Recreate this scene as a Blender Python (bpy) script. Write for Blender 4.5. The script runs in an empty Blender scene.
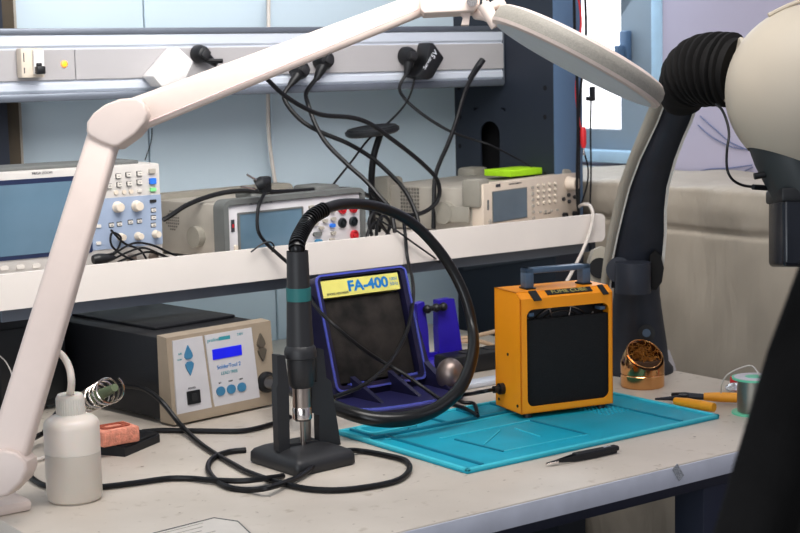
import bpy, bmesh, math, random
from mathutils import Vector, Matrix
random.seed(7)
C = bpy.context.scene.collection
# ------------------------------------------------------------------ camera geometry (table top is z=0 until the final lift)
CX, CY = 400.0, 266.5
VX, VXY, VL, VLY, H = 2550.0, 15.0, -800.0, 89.0, 0.58
F = math.sqrt(-((VX-CX)*(VL-CX)+(VXY-CY)*(VLY-CY)))
AX = Vector((VX-CX, CY-VXY, -F)).normalized()
AY = Vector((VL-CX, CY-VLY, -F)).normalized()
AZ = AX.cross(AY)
ROT = Matrix((AX, AY, AZ))
def ray(px, py): return ROT @ Vector((px-CX, CY-py, -F))
CAM = Vector((0, 0, H))
def atz(px, py, z=0.0):
    d = ray(px, py); return CAM + d*((z-H)/d.z)
def aty(px, py, y):
    d = ray(px, py); return CAM + d*(y/d.y)
def atx(px, py, x):
    d = ray(px, py); return CAM + d*(x/d.x)
def atd(px, py, dep): return CAM + ray(px, py)*(dep/F)
def proj(p):
    c = ROT.transposed() @ (Vector(p)-CAM); return CX+F*c.x/-c.z, CY-F*c.y/-c.z
def zat(x, y, py):
    lo, hi = -1.0, 2.0
    for _ in range(40):
        m = (lo+hi)/2
        if proj((x, y, m))[1] > py: lo = m
        else: hi = m
    return lo
PI = math.pi
# ------------------------------------------------------------------ materials
def lin(c): return c/12.92 if c <= .04045 else ((c+.055)/1.055)**2.4
def rgb(r, g, b): return (lin(r/255), lin(g/255), lin(b/255), 1)
def mat(name, col, rough=.5, metal=0.0, var=.06, scale=30, bump=0.0, spec=.5, trans=0.0, emit=0.0, emitcol=None, alpha=1.0, sss=0.0, bscale=None, coat=0.0):
    m = bpy.data.materials.new(name); m.use_nodes = True
    nt = m.node_tree; b = nt.nodes['Principled BSDF']
    b.inputs['Roughness'].default_value = rough; b.inputs['Metallic'].default_value = metal
    b.inputs['Specular IOR Level'].default_value = spec
    b.inputs['Transmission Weight'].default_value = trans
    b.inputs['Alpha'].default_value = alpha
    b.inputs['Coat Weight'].default_value = coat
    if sss:
        b.inputs['Subsurface Weight'].default_value = sss; b.inputs['Subsurface Scale'].default_value = .01
    tc = nt.nodes.new('ShaderNodeTexCoord')
    n = nt.nodes.new('ShaderNodeTexNoise'); n.inputs['Scale'].default_value = scale; n.inputs['Detail'].default_value = 4
    nt.links.new(tc.outputs['Object'], n.inputs['Vector'])
    r = nt.nodes.new('ShaderNodeValToRGB')
    c1 = [max(0, c*(1-var*1.6)) for c in col[:3]]+[1]; c2 = [min(1, c*(1+var)) for c in col[:3]]+[1]
    r.color_ramp.elements[0].color = c1; r.color_ramp.elements[1].color = c2
    r.color_ramp.elements[0].position = .3; r.color_ramp.elements[1].position = .7
    nt.links.new(n.outputs['Fac'], r.inputs['Fac']); nt.links.new(r.outputs['Color'], b.inputs['Base Color'])
    if bump:
        n2 = nt.nodes.new('ShaderNodeTexNoise'); n2.inputs['Scale'].default_value = bscale or scale*4; n2.inputs['Detail'].default_value = 3
        nt.links.new(tc.outputs['Object'], n2.inputs['Vector'])
        bm_ = nt.nodes.new('ShaderNodeBump'); bm_.inputs['Strength'].default_value = bump; bm_.inputs['Distance'].default_value = .003
        nt.links.new(n2.outputs['Fac'], bm_.inputs['Height']); nt.links.new(bm_.outputs['Normal'], b.inputs['Normal'])
    if emit:
        b.inputs['Emission Color'].default_value = emitcol or col; b.inputs['Emission Strength'].default_value = emit
    return m
M = {}
M['lampwhite'] = mat('lamp_white', rgb(212, 196, 187), .42, var=.02)
M['lampwhite2'] = mat('lamp_seam', rgb(205, 180, 176), .5, var=.02)
M['lensband'] = mat('lens_band', rgb(150, 145, 136), .55, var=.06, scale=300, bump=.25, bscale=420)
M['blackplastic'] = mat('black_plastic', rgb(22, 23, 26), .42, var=.1)
M['cable'] = mat('cable_black', rgb(15, 15, 18), .4, var=.1, spec=.35)
M['hose'] = mat('hose_black', rgb(15, 14, 15), .3, var=.1, spec=.5)
M['blackmetal'] = mat('black_case', rgb(18, 19, 24), .5, var=.12, scale=60, bump=.15, bscale=500)
M['silverface'] = mat('silver_face', rgb(196, 186, 172), .45, var=.03)
M['paneltan'] = mat('panel_tan', rgb(162, 147, 128), .45, var=.03)
M['panelwhite'] = mat('panel_pale', rgb(204, 201, 203), .45, var=.02)
M['btnblue'] = mat('button_blue', rgb(70, 130, 165), .4)
M['btnbrown'] = mat('button_brown', rgb(96, 88, 78), .4)
M['lcdblue'] = mat('lcd_blue', rgb(25, 35, 190), .3, emit=.5, emitcol=rgb(20, 30, 220))
M['text_teal'] = mat('text_teal', rgb(60, 150, 160), .6)
M['text_dark'] = mat('text_dark', rgb(60, 60, 66), .6)
M['text_white'] = mat('text_white', rgb(225, 228, 235), .6)
M['text_blue'] = mat('text_blue', rgb(20, 120, 190), .6)
M['text_yel'] = mat('text_yellow', rgb(190, 180, 110), .6)
M['grille'] = mat('grille_dark', rgb(110, 106, 100), .7)
M['handle'] = mat('handle_grey', rgb(42, 42, 44), .45, var=.05)
M['tealband'] = mat('teal_band', rgb(40, 108, 108), .5)
M['steel'] = mat('steel', rgb(170, 158, 150), .28, metal=1, var=.1)
M['steelbright'] = mat('steel_bright', rgb(215, 205, 198), .18, metal=1, var=.05)
M['darksteel'] = mat('dark_steel', rgb(60, 60, 64), .35, metal=.8, var=.1)
M['orange'] = mat('orange_paint', rgb(252, 158, 20), .42, var=.03, scale=12, bump=.05, bscale=400)
M['foam'] = mat('black_foam', rgb(26, 26, 28), .95, var=.35, scale=900, bump=.9, bscale=900)
M['foamdust'] = mat('dusty_foam', rgb(44, 39, 36), .95, var=.5, scale=30, bump=.7, bscale=800)
M['handlegrey'] = mat('carry_handle_paint', rgb(78, 98, 120), .35, var=.05)
M['navy'] = mat('navy_plastic', rgb(34, 32, 62), .38, var=.08)
M['navyedge'] = mat('navy_bright', rgb(84, 92, 178), .22, var=.05)
M['bluefoot'] = mat('foot_violet', rgb(48, 47, 92), .3, var=.08, spec=.7)
M['yellow'] = mat('yellow_label', rgb(224, 216, 120), .5, var=.05)
M['vise'] = mat('vise_blue', rgb(52, 36, 170), .35, var=.08)
M['mat'] = mat('mat_turquoise', rgb(18, 162, 186), .5, var=.07, scale=14, bump=.1, bscale=300)
M['matlight'] = mat('mat_line', rgb(70, 196, 212), .5, var=.04)
M['matdark'] = mat('mat_groove', rgb(10, 124, 146), .6, var=.04)
M['brass'] = mat('brass', rgb(226, 172, 116), .14, metal=1, var=.06)
M['brasswool'] = mat('brass_wool', rgb(190, 130, 60), .35, metal=.9, var=.4, scale=400, bump=1, bscale=400)
M['sponge'] = mat('sponge', rgb(236, 158, 134), .95, var=.15, scale=120, bump=.8, bscale=300)
M['spongedark'] = mat('sponge_burn', rgb(168, 84, 60), .95, var=.3, scale=200)
M['pliers'] = mat('plier_grip', rgb(232, 158, 34), .45)
M['spoolgreen'] = mat('spool_green', rgb(110, 200, 165), .4)
M['spoollabel'] = mat('spool_label', rgb(205, 200, 205), .5)
M['solder'] = mat('solder_wire', rgb(150, 148, 140), .35, metal=.85, var=.1)
M['redplastic'] = mat('red_plastic', rgb(205, 45, 50), .4)
M['clear'] = mat('clear_plastic', rgb(235, 238, 240), .15, trans=.75, var=.01)
M['whiteplastic'] = mat('white_plastic', rgb(228, 224, 222), .4, var=.02)
M['whitecable'] = mat('white_cable', rgb(208, 200, 192), .45)
M['beigecable'] = mat('beige_cable', rgb(184, 158, 132), .5)
M['green'] = mat('green_paper', rgb(172, 222, 30), .7, var=.04)
M['scopebody'] = mat('scope_body', rgb(192, 187, 182), .5, var=.03)
M['scopepanel'] = mat('scope_panel', rgb(150, 163, 184), .5, var=.03)
M['scopeglass'] = mat('scope_glass', rgb(100, 126, 144), .12, var=.12, scale=5, spec=.8)
M['bezeldark'] = mat('bezel_dark', rgb(38, 48, 78), .35)
M['knob'] = mat('knob_cream', rgb(212, 200, 184), .5)
M['btn'] = mat('button_pale', rgb(214, 208, 200), .5)
M['btngreen'] = mat('button_green', rgb(130, 210, 140), .5)
M['btnbright'] = mat('button_bright', rgb(50, 120, 215), .4)
M['gencase'] = mat('gen_case', rgb(166, 160, 150), .6, var=.04)
M['genface'] = mat('gen_face', rgb(206, 192, 176), .5, var=.03)
M['rubber'] = mat('rubber_grey', rgb(142, 138, 128), .75, var=.05)
M['rubberdark'] = mat('rubber_dark', rgb(104, 106, 104), .7, var=.05)
M['jackblack'] = mat('jack_black', rgb(30, 36, 40), .4)
M['jackred'] = mat('jack_red', rgb(190, 40, 50), .4)
M['shelf'] = mat('shelf_white', rgb(226, 218, 211), .45, var=.02, scale=8)
M['shelfunder'] = mat('shelf_bracket', rgb(62, 66, 74), .55, var=.06)
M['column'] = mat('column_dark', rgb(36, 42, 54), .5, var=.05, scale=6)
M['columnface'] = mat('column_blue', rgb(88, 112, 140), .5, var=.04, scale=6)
M['hole'] = mat('hole_black', rgb(12, 12, 16), .8)
M['olive'] = mat('olive_trim', rgb(70, 60, 46), .7, var=.1)
M['alu'] = mat('aluminium', rgb(204, 210, 220), .35, metal=.1, var=.02, scale=5)
M['aluedge'] = mat('alu_edge', rgb(118, 124, 134), .4, metal=.5, var=.03)
M['cover'] = mat('rail_cover', rgb(172, 169, 170), .45, var=.02, scale=5)
M['panel'] = mat('panel_blue', rgb(196, 211, 220), .42, var=.04, scale=2.2)
M['seam'] = mat('panel_seam', rgb(110, 132, 150), .7)
M['wallr'] = mat('wall_lavender', rgb(186, 180, 198), .8, var=.05, scale=2)
M['frame'] = mat('window_frame', rgb(138, 150, 160), .5, var=.05, scale=4)
M['framelight'] = mat('window_reveal', rgb(176, 206, 228), .5, var=.03)
M['glass'] = mat('pane_glass', (1, 1, 1, 1), .02, trans=1.0, var=0)
M['floor'] = mat('floor_grey', rgb(120, 112, 104), .6, var=.1, scale=4)
M['legnavy'] = mat('leg_navy', rgb(20, 28, 50), .45)
M['darkarm'] = mat('arm_dark', rgb(42, 46, 56), .5, var=.12, scale=25)
M['armgrey'] = mat('arm_greige', rgb(160, 154, 142), .5, var=.04)
M['armedge'] = mat('arm_edge', rgb(220, 216, 208), .4)
M['bellows'] = mat('bellows_black', rgb(28, 27, 27), .75, var=.1, spec=.2)
M['headbeige'] = mat('head_beige', rgb(188, 178, 162), .55, var=.03, scale=5)
M['headdark'] = mat('head_dark', rgb(48, 54, 56), .45, var=.05)
M['barrel'] = mat('barrel_black', rgb(20, 24, 34), .25)
M['chair'] = mat('chair_fabric', rgb(26, 25, 25), .95, var=.45, scale=16, spec=.1, bump=.6, bscale=220)
M['chairframe'] = mat('chair_frame', rgb(20, 19, 19), .9, var=.3, scale=14, spec=.1, bump=.3, bscale=300)
M['paper'] = mat('paper', rgb(208, 202, 194), .7, var=.03)
M['sticker'] = mat('sticker_grey', rgb(160, 162, 166), .7, var=.3, scale=500)
M['sky'] = mat('sky_bright', rgb(255, 255, 255), 1, emit=1.6, var=0)
M['greenkhaki'] = mat('sleeve_khaki', rgb(110, 122, 92), .6)
M['thinblue'] = mat('thin_blue', rgb(100, 112, 150), .6)
# worktop: warm grey laminate with smudges, scratches and specks
def worktop_mat():
    m = bpy.data.materials.new('worktop_laminate'); m.use_nodes = True; nt = m.node_tree; b = nt.nodes['Principled BSDF']
    b.inputs['Roughness'].default_value = .38
    tc = nt.nodes.new('ShaderNodeTexCoord')
    def noise(s, d=4, stretch=None):
        n = nt.nodes.new('ShaderNodeTexNoise'); n.inputs['Scale'].default_value = s; n.inputs['Detail'].default_value = d
        if stretch:
            mp = nt.nodes.new('ShaderNodeMapping'); mp.inputs['Scale'].default_value = stretch; mp.inputs['Rotation'].default_value = (0, 0, .6)
            nt.links.new(tc.outputs['Object'], mp.inputs['Vector']); nt.links.new(mp.outputs['Vector'], n.inputs['Vector'])
        else: nt.links.new(tc.outputs['Object'], n.inputs['Vector'])
        return n
    def ramp(n, p0, p1, c0, c1):
        r = nt.nodes.new('ShaderNodeValToRGB'); e = r.color_ramp.elements
        e[0].position = p0; e[1].position = p1; e[0].color = c0; e[1].color = c1
        nt.links.new(n.outputs['Fac'], r.inputs['Fac']); return r
    base = ramp(noise(5), .3, .7, rgb(188, 178, 166), rgb(206, 196, 184))
    def mul(a, bb, fac):
        x = nt.nodes.new('ShaderNodeMix'); x.data_type = 'RGBA'; x.blend_type = 'MULTIPLY'; x.inputs[0].default_value = fac
        nt.links.new(a, x.inputs[6]); nt.links.new(bb, x.inputs[7]); return x.outputs[2]
    sm = ramp(noise(38, 5), .62, .76, (1, 1, 1, 1), rgb(196, 184, 168))
    sp = ramp(noise(75, 2), .70, .76, (1, 1, 1, 1), rgb(130, 112, 96))
    sc = ramp(noise(30, 2, (1, 7, 1)), .71, .75, (1, 1, 1, 1), rgb(166, 150, 134))
    o = mul(base.outputs['Color'], sm.outputs['Color'], .55); o = mul(o, sp.outputs['Color'], .8); o = mul(o, sc.outputs['Color'], .5)
    nt.links.new(o, b.inputs['Base Color']); return m
M['worktop'] = worktop_mat()
M['apron'] = mat('apron_pale', rgb(196, 198, 208), .4, var=.06, scale=18)
# crumpled cover sheet
def cloth_mat():
    m = mat('cover_sheet', rgb(172, 162, 148), .7, var=.05, scale=6)
    nt = m.node_tree; b = nt.nodes['Principled BSDF']; tc = nt.nodes.new('ShaderNodeTexCoord')
    mp = nt.nodes.new('ShaderNodeMapping'); mp.inputs['Scale'].default_value = (1, 1, .35)
    n = nt.nodes.new('ShaderNodeTexNoise'); n.inputs['Scale'].default_value = 9; n.inputs['Detail'].default_value = 4; n.inputs['Distortion'].default_value = .3
    bu = nt.nodes.new('ShaderNodeBump'); bu.inputs['Strength'].default_value = .8; bu.inputs['Distance'].default_value = .02
    nt.links.new(tc.outputs['Object'], mp.inputs['Vector']); nt.links.new(mp.outputs['Vector'], n.inputs['Vector'])
    nt.links.new(n.outputs['Fac'], bu.inputs['Height']); nt.links.new(bu.outputs['Normal'], b.inputs['Normal'])
    return m
M['cloth'] = cloth_mat()
# squeeze bottle: translucent polythene
M['poly'] = mat('polythene', rgb(224, 214, 203), .36, var=.01, sss=.15)
M['liquid'] = mat('polythene_wet', rgb(204, 194, 182), .34, var=.01, sss=.15)

# ------------------------------------------------------------------ mesh builder
class MB:
    def __init__(s): s.v = []; s.f = []
    def add(s, vs, fs, T=None):
        o = len(s.v)
        s.v += [tuple(T @ Vector(p)) if T is not None else tuple(p) for p in vs]
        s.f += [tuple(i+o for i in f) for f in fs]; return s
    def box(s, x0, x1, y0, y1, z0, z1, bev=0.0, seg=2, T=None):
        bm = bmesh.new(); bmesh.ops.create_cube(bm, size=1)
        for v in bm.verts: v.co = Vector(((x0+x1)/2+v.co.x*(x1-x0), (y0+y1)/2+v.co.y*(y1-y0), (z0+z1)/2+v.co.z*(z1-z0)))
        if bev: bmesh.ops.bevel(bm, geom=list(bm.edges), offset=bev, segments=seg, profile=.5, affect='EDGES')
        return s.frombm(bm, T)
    def frombm(s, bm, T=None):
        bm.verts.index_update()
        s.add([v.co[:] for v in bm.verts], [[v.index for v in f.verts] for f in bm.faces], T); bm.free(); return s
    def prism(s, poly, d0, d1, T=None):       # polygon in local xz, extruded along y from d0 to d1
        n = len(poly)
        vs = [(p[0], d0, p[1]) for p in poly]+[(p[0], d1, p[1]) for p in poly]
        fs = [tuple(range(n)), tuple(range(2*n-1, n-1, -1))]+[(i, i+n, (i+1) % n+n, (i+1) % n) for i in range(n)]
        return s.add(vs, fs, T)
    def ringprism(s, outer, inner, d0, d1, T=None):
        n = len(outer)
        vs = [(p[0], d, p[1]) for d in (d0, d1) for l in (outer, inner) for p in l]
        fs = []
        for i in range(n):
            j = (i+1) % n
            fs += [(i, n+i, n+j, j), (2*n+i, 2*n+j, 3*n+j, 3*n+i), (i, j, 2*n+j, 2*n+i), (n+i, 3*n+i, 3*n+j, n+j)]
        return s.add(vs, fs, T)
    def lathe(s, prof, n=32, T=None):        # profile (r, z) round z
        vs = []; fs = []
        for r, z in prof:
            for k in range(n):
                a = 2*PI*k/n; vs.append((r*math.cos(a), r*math.sin(a), z))
        m = len(prof)
        for i in range(m-1):
            for k in range(n):
                k2 = (k+1) % n; fs.append((i*n+k, i*n+k2, (i+1)*n+k2, (i+1)*n+k))
        if prof[0][0] > 1e-5: fs.append(tuple(range(n-1, -1, -1)))
        if prof[-1][0] > 1e-5: fs.append(tuple((m-1)*n+k for k in range(n)))
        return s.add(vs, fs, T)
    def cyl(s, a, b, r, r2=None, n=20):
        a = Vector(a); b = Vector(b); d = b-a
        T = Matrix.Translation(a) @ d.to_track_quat('Z', 'Y').to_matrix().to_4x4()
        return s.lathe([(r, 0), (r if r2 is None else r2, d.length)], n, T)
    def tube(s, pts, rad, n=10, smooth=True, sub=6):
        pts = [Vector(p) for p in pts]
        if smooth and len(pts) > 2:
            q = []; rr = []
            R_ = rad if isinstance(rad, (list, tuple)) else [rad]*len(pts)
            for i in range(len(pts)-1):
                p0 = pts[max(i-1, 0)]; p1 = pts[i]; p2 = pts[i+1]; p3 = pts[min(i+2, len(pts)-1)]
                for k in range(sub):
                    t = k/sub
                    q.append(.5*((2*p1)+(-p0+p2)*t+(2*p0-5*p1+4*p2-p3)*t*t+(-p0+3*p1-3*p2+p3)*t**3)); rr.append(R_[i]*(1-t)+R_[i+1]*t)
            q.append(pts[-1]); rr.append(R_[-1]); pts = q
        else: rr = rad if isinstance(rad, (list, tuple)) else [rad]*len(pts)
        vs = []; fs = []; up = None
        for i, p in enumerate(pts):
            t = (pts[min(i+1, len(pts)-1)]-pts[max(i-1, 0)])
            t = t.normalized() if t.length > 1e-9 else Vector((0, 0, 1))
            if up is None: up = t.orthogonal().normalized()
            up = (up-t*up.dot(t)); up = up.normalized() if up.length > 1e-6 else t.orthogonal().normalized()
            w = t.cross(up)
            for k in range(n):
                a = 2*PI*k/n; vs.append(p+(up*math.cos(a)+w*math.sin(a))*rr[i])
        for i in range(len(pts)-1):
            for k in range(n):
                k2 = (k+1) % n; fs.append((i*n+k, i*n+k2, (i+1)*n+k2, (i+1)*n+k))
        fs += [tuple(range(n-1, -1, -1)), tuple((len(pts)-1)*n+k for k in range(n))]
        return s.add(vs, fs)
    def ellipsoid(s, c, r, n=32, m=20, T=None):
        prof = [(math.sin(PI*i/m), -math.cos(PI*i/m)) for i in range(m+1)]
        prof[0] = (1e-6, -1); prof[-1] = (1e-6, 1)
        S = Matrix.Translation(Vector(c)) @ Matrix.Diagonal((r[0], r[1], r[2], 1))
        return s.lathe(prof, n, (T @ S) if T is not None else S)
    def build(s, name, m, parent=None, sharp=35, origin=None):
        me = bpy.data.meshes.new(name); 
        vs = s.v
        if parent is None:
            if origin is None:
                zs = min(v[2] for v in vs); n = len(vs)
                origin = (sum(v[0] for v in vs)/n, sum(v[1] for v in vs)/n, zs)
            vs = [(v[0]-origin[0], v[1]-origin[1], v[2]-origin[2]) for v in vs]
        me.from_pydata(vs, [], s.f); me.update()
        bm = bmesh.new(); bm.from_mesh(me); bmesh.ops.recalc_face_normals(bm, faces=bm.faces); bm.to_mesh(me); bm.free()
        me.materials.append(M[m] if isinstance(m, str) else m)
        me.shade_smooth(); me.set_sharp_from_angle(angle=math.radians(sharp))
        o = bpy.data.objects.new(name, me); C.objects.link(o)
        if parent is not None: o.parent = parent
        else: o.location = origin
        return o
def rrect(x0, x1, z0, z1, r, n=5):
    out = []
    for cx, cz, a0 in ((x1-r, z1-r, 0), (x0+r, z1-r, 90), (x0+r, z0+r, 180), (x1-r, z0+r, 270)):
        for k in range(n+1):
            a = math.radians(a0+90*k/n); out.append((cx+r*math.cos(a), cz+r*math.sin(a)))
    return out
def thing(name, label, cat, loc=(0, 0, 0), rotz=0.0, group=None):
    o = bpy.data.objects.new(name, None); C.objects.link(o); o.empty_display_size = .02
    o.location = loc; o.rotation_euler = (0, 0, rotz); o['label'] = label; o['category'] = cat
    if group: o['group'] = group
    return o
def tag(o, label, cat, group=None):
    o['label'] = label; o['category'] = cat
    if group: o['group'] = group
    return o
def struct(o): o['kind'] = 'structure'; return o
def text(body, size, m, parent, T, name='lettering', bold=0.0, sx=1.0):
    cu = bpy.data.curves.new('t', 'FONT'); cu.body = body; cu.size = size; cu.align_x = 'CENTER'; cu.align_y = 'CENTER'; cu.extrude = .0002; cu.offset = bold
    o = bpy.data.objects.new('t', cu); C.objects.link(o)
    dg = bpy.context.evaluated_depsgraph_get(); dg.update()
    me = bpy.data.meshes.new_from_object(o.evaluated_get(dg))
    bpy.data.objects.remove(o)
    me.name = name; me.transform(T @ Matrix.Diagonal((sx, 1, 1, 1)))
    me.materials.clear(); me.materials.append(M[m])
    r = bpy.data.objects.new(name, me); C.objects.link(r); r.parent = parent; return r
def onface(x, y, z): # text standing on a face whose normal is -y
    return Matrix.Translation((x, y, z)) @ Matrix.Rotation(PI/2, 4, 'X')
def cable(name, label, pts, r, m='cable', cat='cable', group=None, n=8):
    mb = MB(); mb.tube(pts, r, n=n)
    return tag(mb.build(name, m, origin=tuple(Vector(pts[-1]))), label, cat, group)
def PY(l, y=None, y0=None, y1=None):  # polyline of pixels on a vertical plane (or running from plane y0 to y1)
    n = len(l); return [aty(p[0], p[1], y if y is not None else y0+(y1-y0)*i/(n-1)) for i, p in enumerate(l)]
def PZ(l, z): return [atz(p[0], p[1], z) for p in l]

# ================================================================== THE ROOM
WY = 2.88; WX = 2.80; FZ = -.75
struct(MB().box(-1.2, 3.6, -.6, 3.4, FZ-.05, FZ).build('floor', 'floor'))
struct(MB().box(-1.2, 2.42, WY+.02, WY+.10, FZ, 1.7).build('wall_back', 'panel'))
# pale panels of the bench back, one per bay
seams = [1.16, aty(146, 80, WY).x, aty(268, 60, WY).x+.0, 2.40]
for a, b in zip(seams[:-1], seams[1:]):
    o = MB().box(a+.0015, b-.0015, WY-.004, WY+.02, -.30, 1.3, bev=.002, seg=1).build('trim_panel', 'panel'); struct(o)
# right wall with window opening
y0w, y1w = atx(640, 60, WX).y+.0, atx(556, 60, WX).y+.25
zb = atx(600, 132, WX).z
mb = MB()
mb.box(WX, WX+.12, -.6, y0w-.06, FZ, 1.7); mb.box(WX, WX+.12, y0w-.06, 3.6, FZ, zb-.05); mb.box(WX, WX+.12, y0w-.06, 3.6, 1.35, 1.7)
struct(mb.build('wall_right', 'wallr'))
mb = MB().box(2.42, WX+.1, 3.42, 3.5, FZ, 1.7); struct(mb.build('wall_back', 'panel'))
wn = MB()
ysash = atx(621, 60, WX+.03).y; 
wn.box(WX+.03, WX+.08, y0w-.04, ysash, zb-.05, 1.35)          # wide stile carrying the handle
wn.box(WX+.03, WX+.08, ysash, 3.42, zb-.05, zb+.004)          # bottom rail
wn.box(WX+.03, WX+.08, ysash, 3.42, 1.25, 1.35)
w = struct(wn.build('window_1', 'frame', origin=(WX, 3.0, zb)))
def child(mb, name, m, par):
    o = mb.build(name, m, par); o.location = -par.location if par.rotation_euler.z == 0 else o.location; return o
child(MB().box(WX+.05, WX+.054, ysash, 3.42, zb, 1.25), 'window_pane', 'glass', w)
hb = atx(628, 45, WX+.03)
h = MB().box(WX+.012, WX+.03, hb.y-.014, hb.y+.014, hb.z-.07, hb.z+.035, bev=.004)
h.box(WX-.012, WX+.012, hb.y-.008, hb.y+.008, hb.z-.06, hb.z+.0, bev=.004)
child(h, 'window_handle', 'columnface', w)
child(MB().box(WX-.004, WX+.03, y0w-.075, y0w-.040, zb-.05, 1.35, bev=.003), 'window_reveal', 'framelight', w)
child(MB().box(WX-.02, WX+.03, y0w-.04, 3.42, zb-.075, zb-.045, bev=.003).box(WX-.05, WX+.02, y0w-.04, 3.42, zb-.10, zb-.085, bev=.003), 'window_sill', 'framelight', w)
struct(MB().box(3.5, 3.52, 2.2, 5.6, -.5, 2.6).build('backdrop_sky', 'sky'))
# crumpled grey-brown sheet covering the radiator under the window
def cover_sheet():
    bm = bmesh.new(); nu, nv = 120, 160
    ztop = .315; grid = []
    for i in range(nu+1):
        row = []
        y = 1.2+(3.40-1.2)*i/nu
        for j in range(nv+1):
            t = j/nv
            # profile: top shelf runs from the wall to the edge, then drops
            if t < .12: x = WX-.005-(WX-.005-2.44)*(t/.12); z = ztop+.004*math.sin(y*21)
            else:
                s_ = (t-.12)/.88; z = ztop-s_*1.0
                x = 2.43-.004*math.sin(y*9+z*6)-.003*math.sin(y*23-z*13)-.0025*math.sin(y*51+z*37)
                f = math.exp(-((z-(.232+.008*math.sin(y*5)))/.005)**2); x += .012*f
                g = math.exp(-((z-.275)/.03)**2); x -= .007*g*(1+.3*math.sin(y*30))
            row.append(bm.verts.new((x, y, z)))
        grid.append(row)
    for i in range(nu):
        for j in range(nv): bm.faces.new((grid[i][j], grid[i+1][j], grid[i+1][j+1], grid[i][j+1]))
    mb = MB(); mb.frombm(bm); return mb.build('dust_sheet', 'cloth', sharp=180)
tag(cover_sheet(), 'crumpled grey-brown cover sheet hanging below the window behind the workbench', 'cover sheet')

# ================================================================== WORKBENCH
TX0, TX1, TY0, TY1 = .782, 2.15, 1.550, 2.84
wb = thing('workbench', 'long pale grey laboratory workbench with worn laminate top on navy legs', 'workbench', (TX0, TY0, 0))
L = lambda x: x-TX0
K = lambda y: y-TY0
MB().box(0, TX1-TX0, .0015, TY1-TY0, -.032, 0, bev=.002).build('worktop', 'worktop', wb)
MB().box(.0, TX1-TX0, -.0015, .0012, -.031, -.002, bev=.0005).build('edge_band', 'apron', wb)
mb = MB().box(.02, TX1-TX0-.02, .025, .065, -.056, -.033, bev=.003).box(.02, TX1-TX0-.02, 1.2, 1.24, -.056, -.033, bev=.003)
mb.box(.02, .06, .065, 1.2, -.056, -.033, bev=.003).box(TX1-TX0-.06, TX1-TX0-.02, .065, 1.2, -.056, -.033, bev=.003)
mb.build('under_frame', 'legnavy', wb)
for lx in (.03, L(1.73)):
    for ly in (.03, 1.16): MB().box(lx, lx+.095 if lx > .5 else lx+.06, ly, ly+.06, FZ, -.056, bev=.003).build('leg', 'legnavy', wb)
s = atz(677, 472, 0)
st = Matrix.Translation((aty(677, 472, TY0).x-TX0, -.002, aty(677, 472, TY0).z)) @ Matrix.Rotation(math.radians(55), 4, 'Y')
MB().box(-.012, .012, -.0006, .0002, -.006, .006, T=st).build('sticker', 'sticker', wb)

# ================================================================== RACK: columns, rail, shelf
SXR = 2.325; SY0 = 2.40; ZS = .258; ZL = .200; ZB = ZS-.024
CS0, CS1, CF0, CF1 = 2.31, 2.392, 2.54, 2.88
rc = thing('rack_column', 'dark steel rack column with oval slot at the right end of the shelf', 'rack column', (CS0, CF0, FZ))
mb = MB()
# side plate with an oval cutout (polygon in yz) made of ring + outer plate
oc = atx(490, 148, CS0); yo, zo = oc.y, oc.z
def T_yz(x): return Matrix(((0, 1, 0, x), (1, 0, 0, 0), (0, 0, 1, 0), (0, 0, 0, 1)))   # prism local (x->y, y->x)
ov = []; bx_ = []
hy, hz = .038, .062
for k in range(32):
    a = 2*PI*k/32; ov.append((yo+.034*math.cos(a)*1.0, zo+.028*math.sin(a)+(.032 if math.sin(a) >= 0 else -.032)))
def boxray(a, w, hgt):
    c, s_ = math.cos(a), math.sin(a); t = min(w/abs(c) if abs(c) > 1e-6 else 9, hgt/abs(s_) if abs(s_) > 1e-6 else 9); return c*t, s_*t
for k in range(32):
    a = 2*PI*k/32; q = boxray(a, .055, .09); bx_.append((yo+q[0], zo+q[1]))
mb.ringprism(bx_, ov, CS0, CS0+.004, T=T_yz(0))
lo, hi = yo-.055, yo+.055
mb.box(CS0, CS0+.004, CF0, lo, FZ, 1.3).box(CS0, CS0+.004, hi, CF1, FZ, 1.3)
mb.box(CS0, CS0+.004, lo, hi, FZ, zo-.09).box(CS0, CS0+.004, lo, hi, zo+.09, 1.3)
def shift(mb, o): mb.v = [(x-o[0], y-o[1], z-o[2]) for x, y, z in mb.v]; return mb
shift(mb, rc.location).build('side_plate', 'column', rc)
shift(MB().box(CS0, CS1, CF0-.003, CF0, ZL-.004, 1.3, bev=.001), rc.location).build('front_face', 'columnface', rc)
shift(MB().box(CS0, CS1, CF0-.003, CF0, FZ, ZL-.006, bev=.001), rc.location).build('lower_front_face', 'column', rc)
shift(MB().box(CS0+.05, CS1, CF0, CF1, FZ, 1.3), rc.location).build('core', 'hole', rc)
hs = MB()
for py, px in ((88, 459), (117, 460), (146, 460), (88, 545), (117, 545), (20, 545), (52, 545), (174, 545)):
    q = atx(px, py, CS0); hs.cyl((CS0-.0006, q.y, q.z), (CS0+.001, q.y, q.z), .0055, n=14)
shift(hs, rc.location).build('bolt_hole', 'hole', rc)
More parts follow.
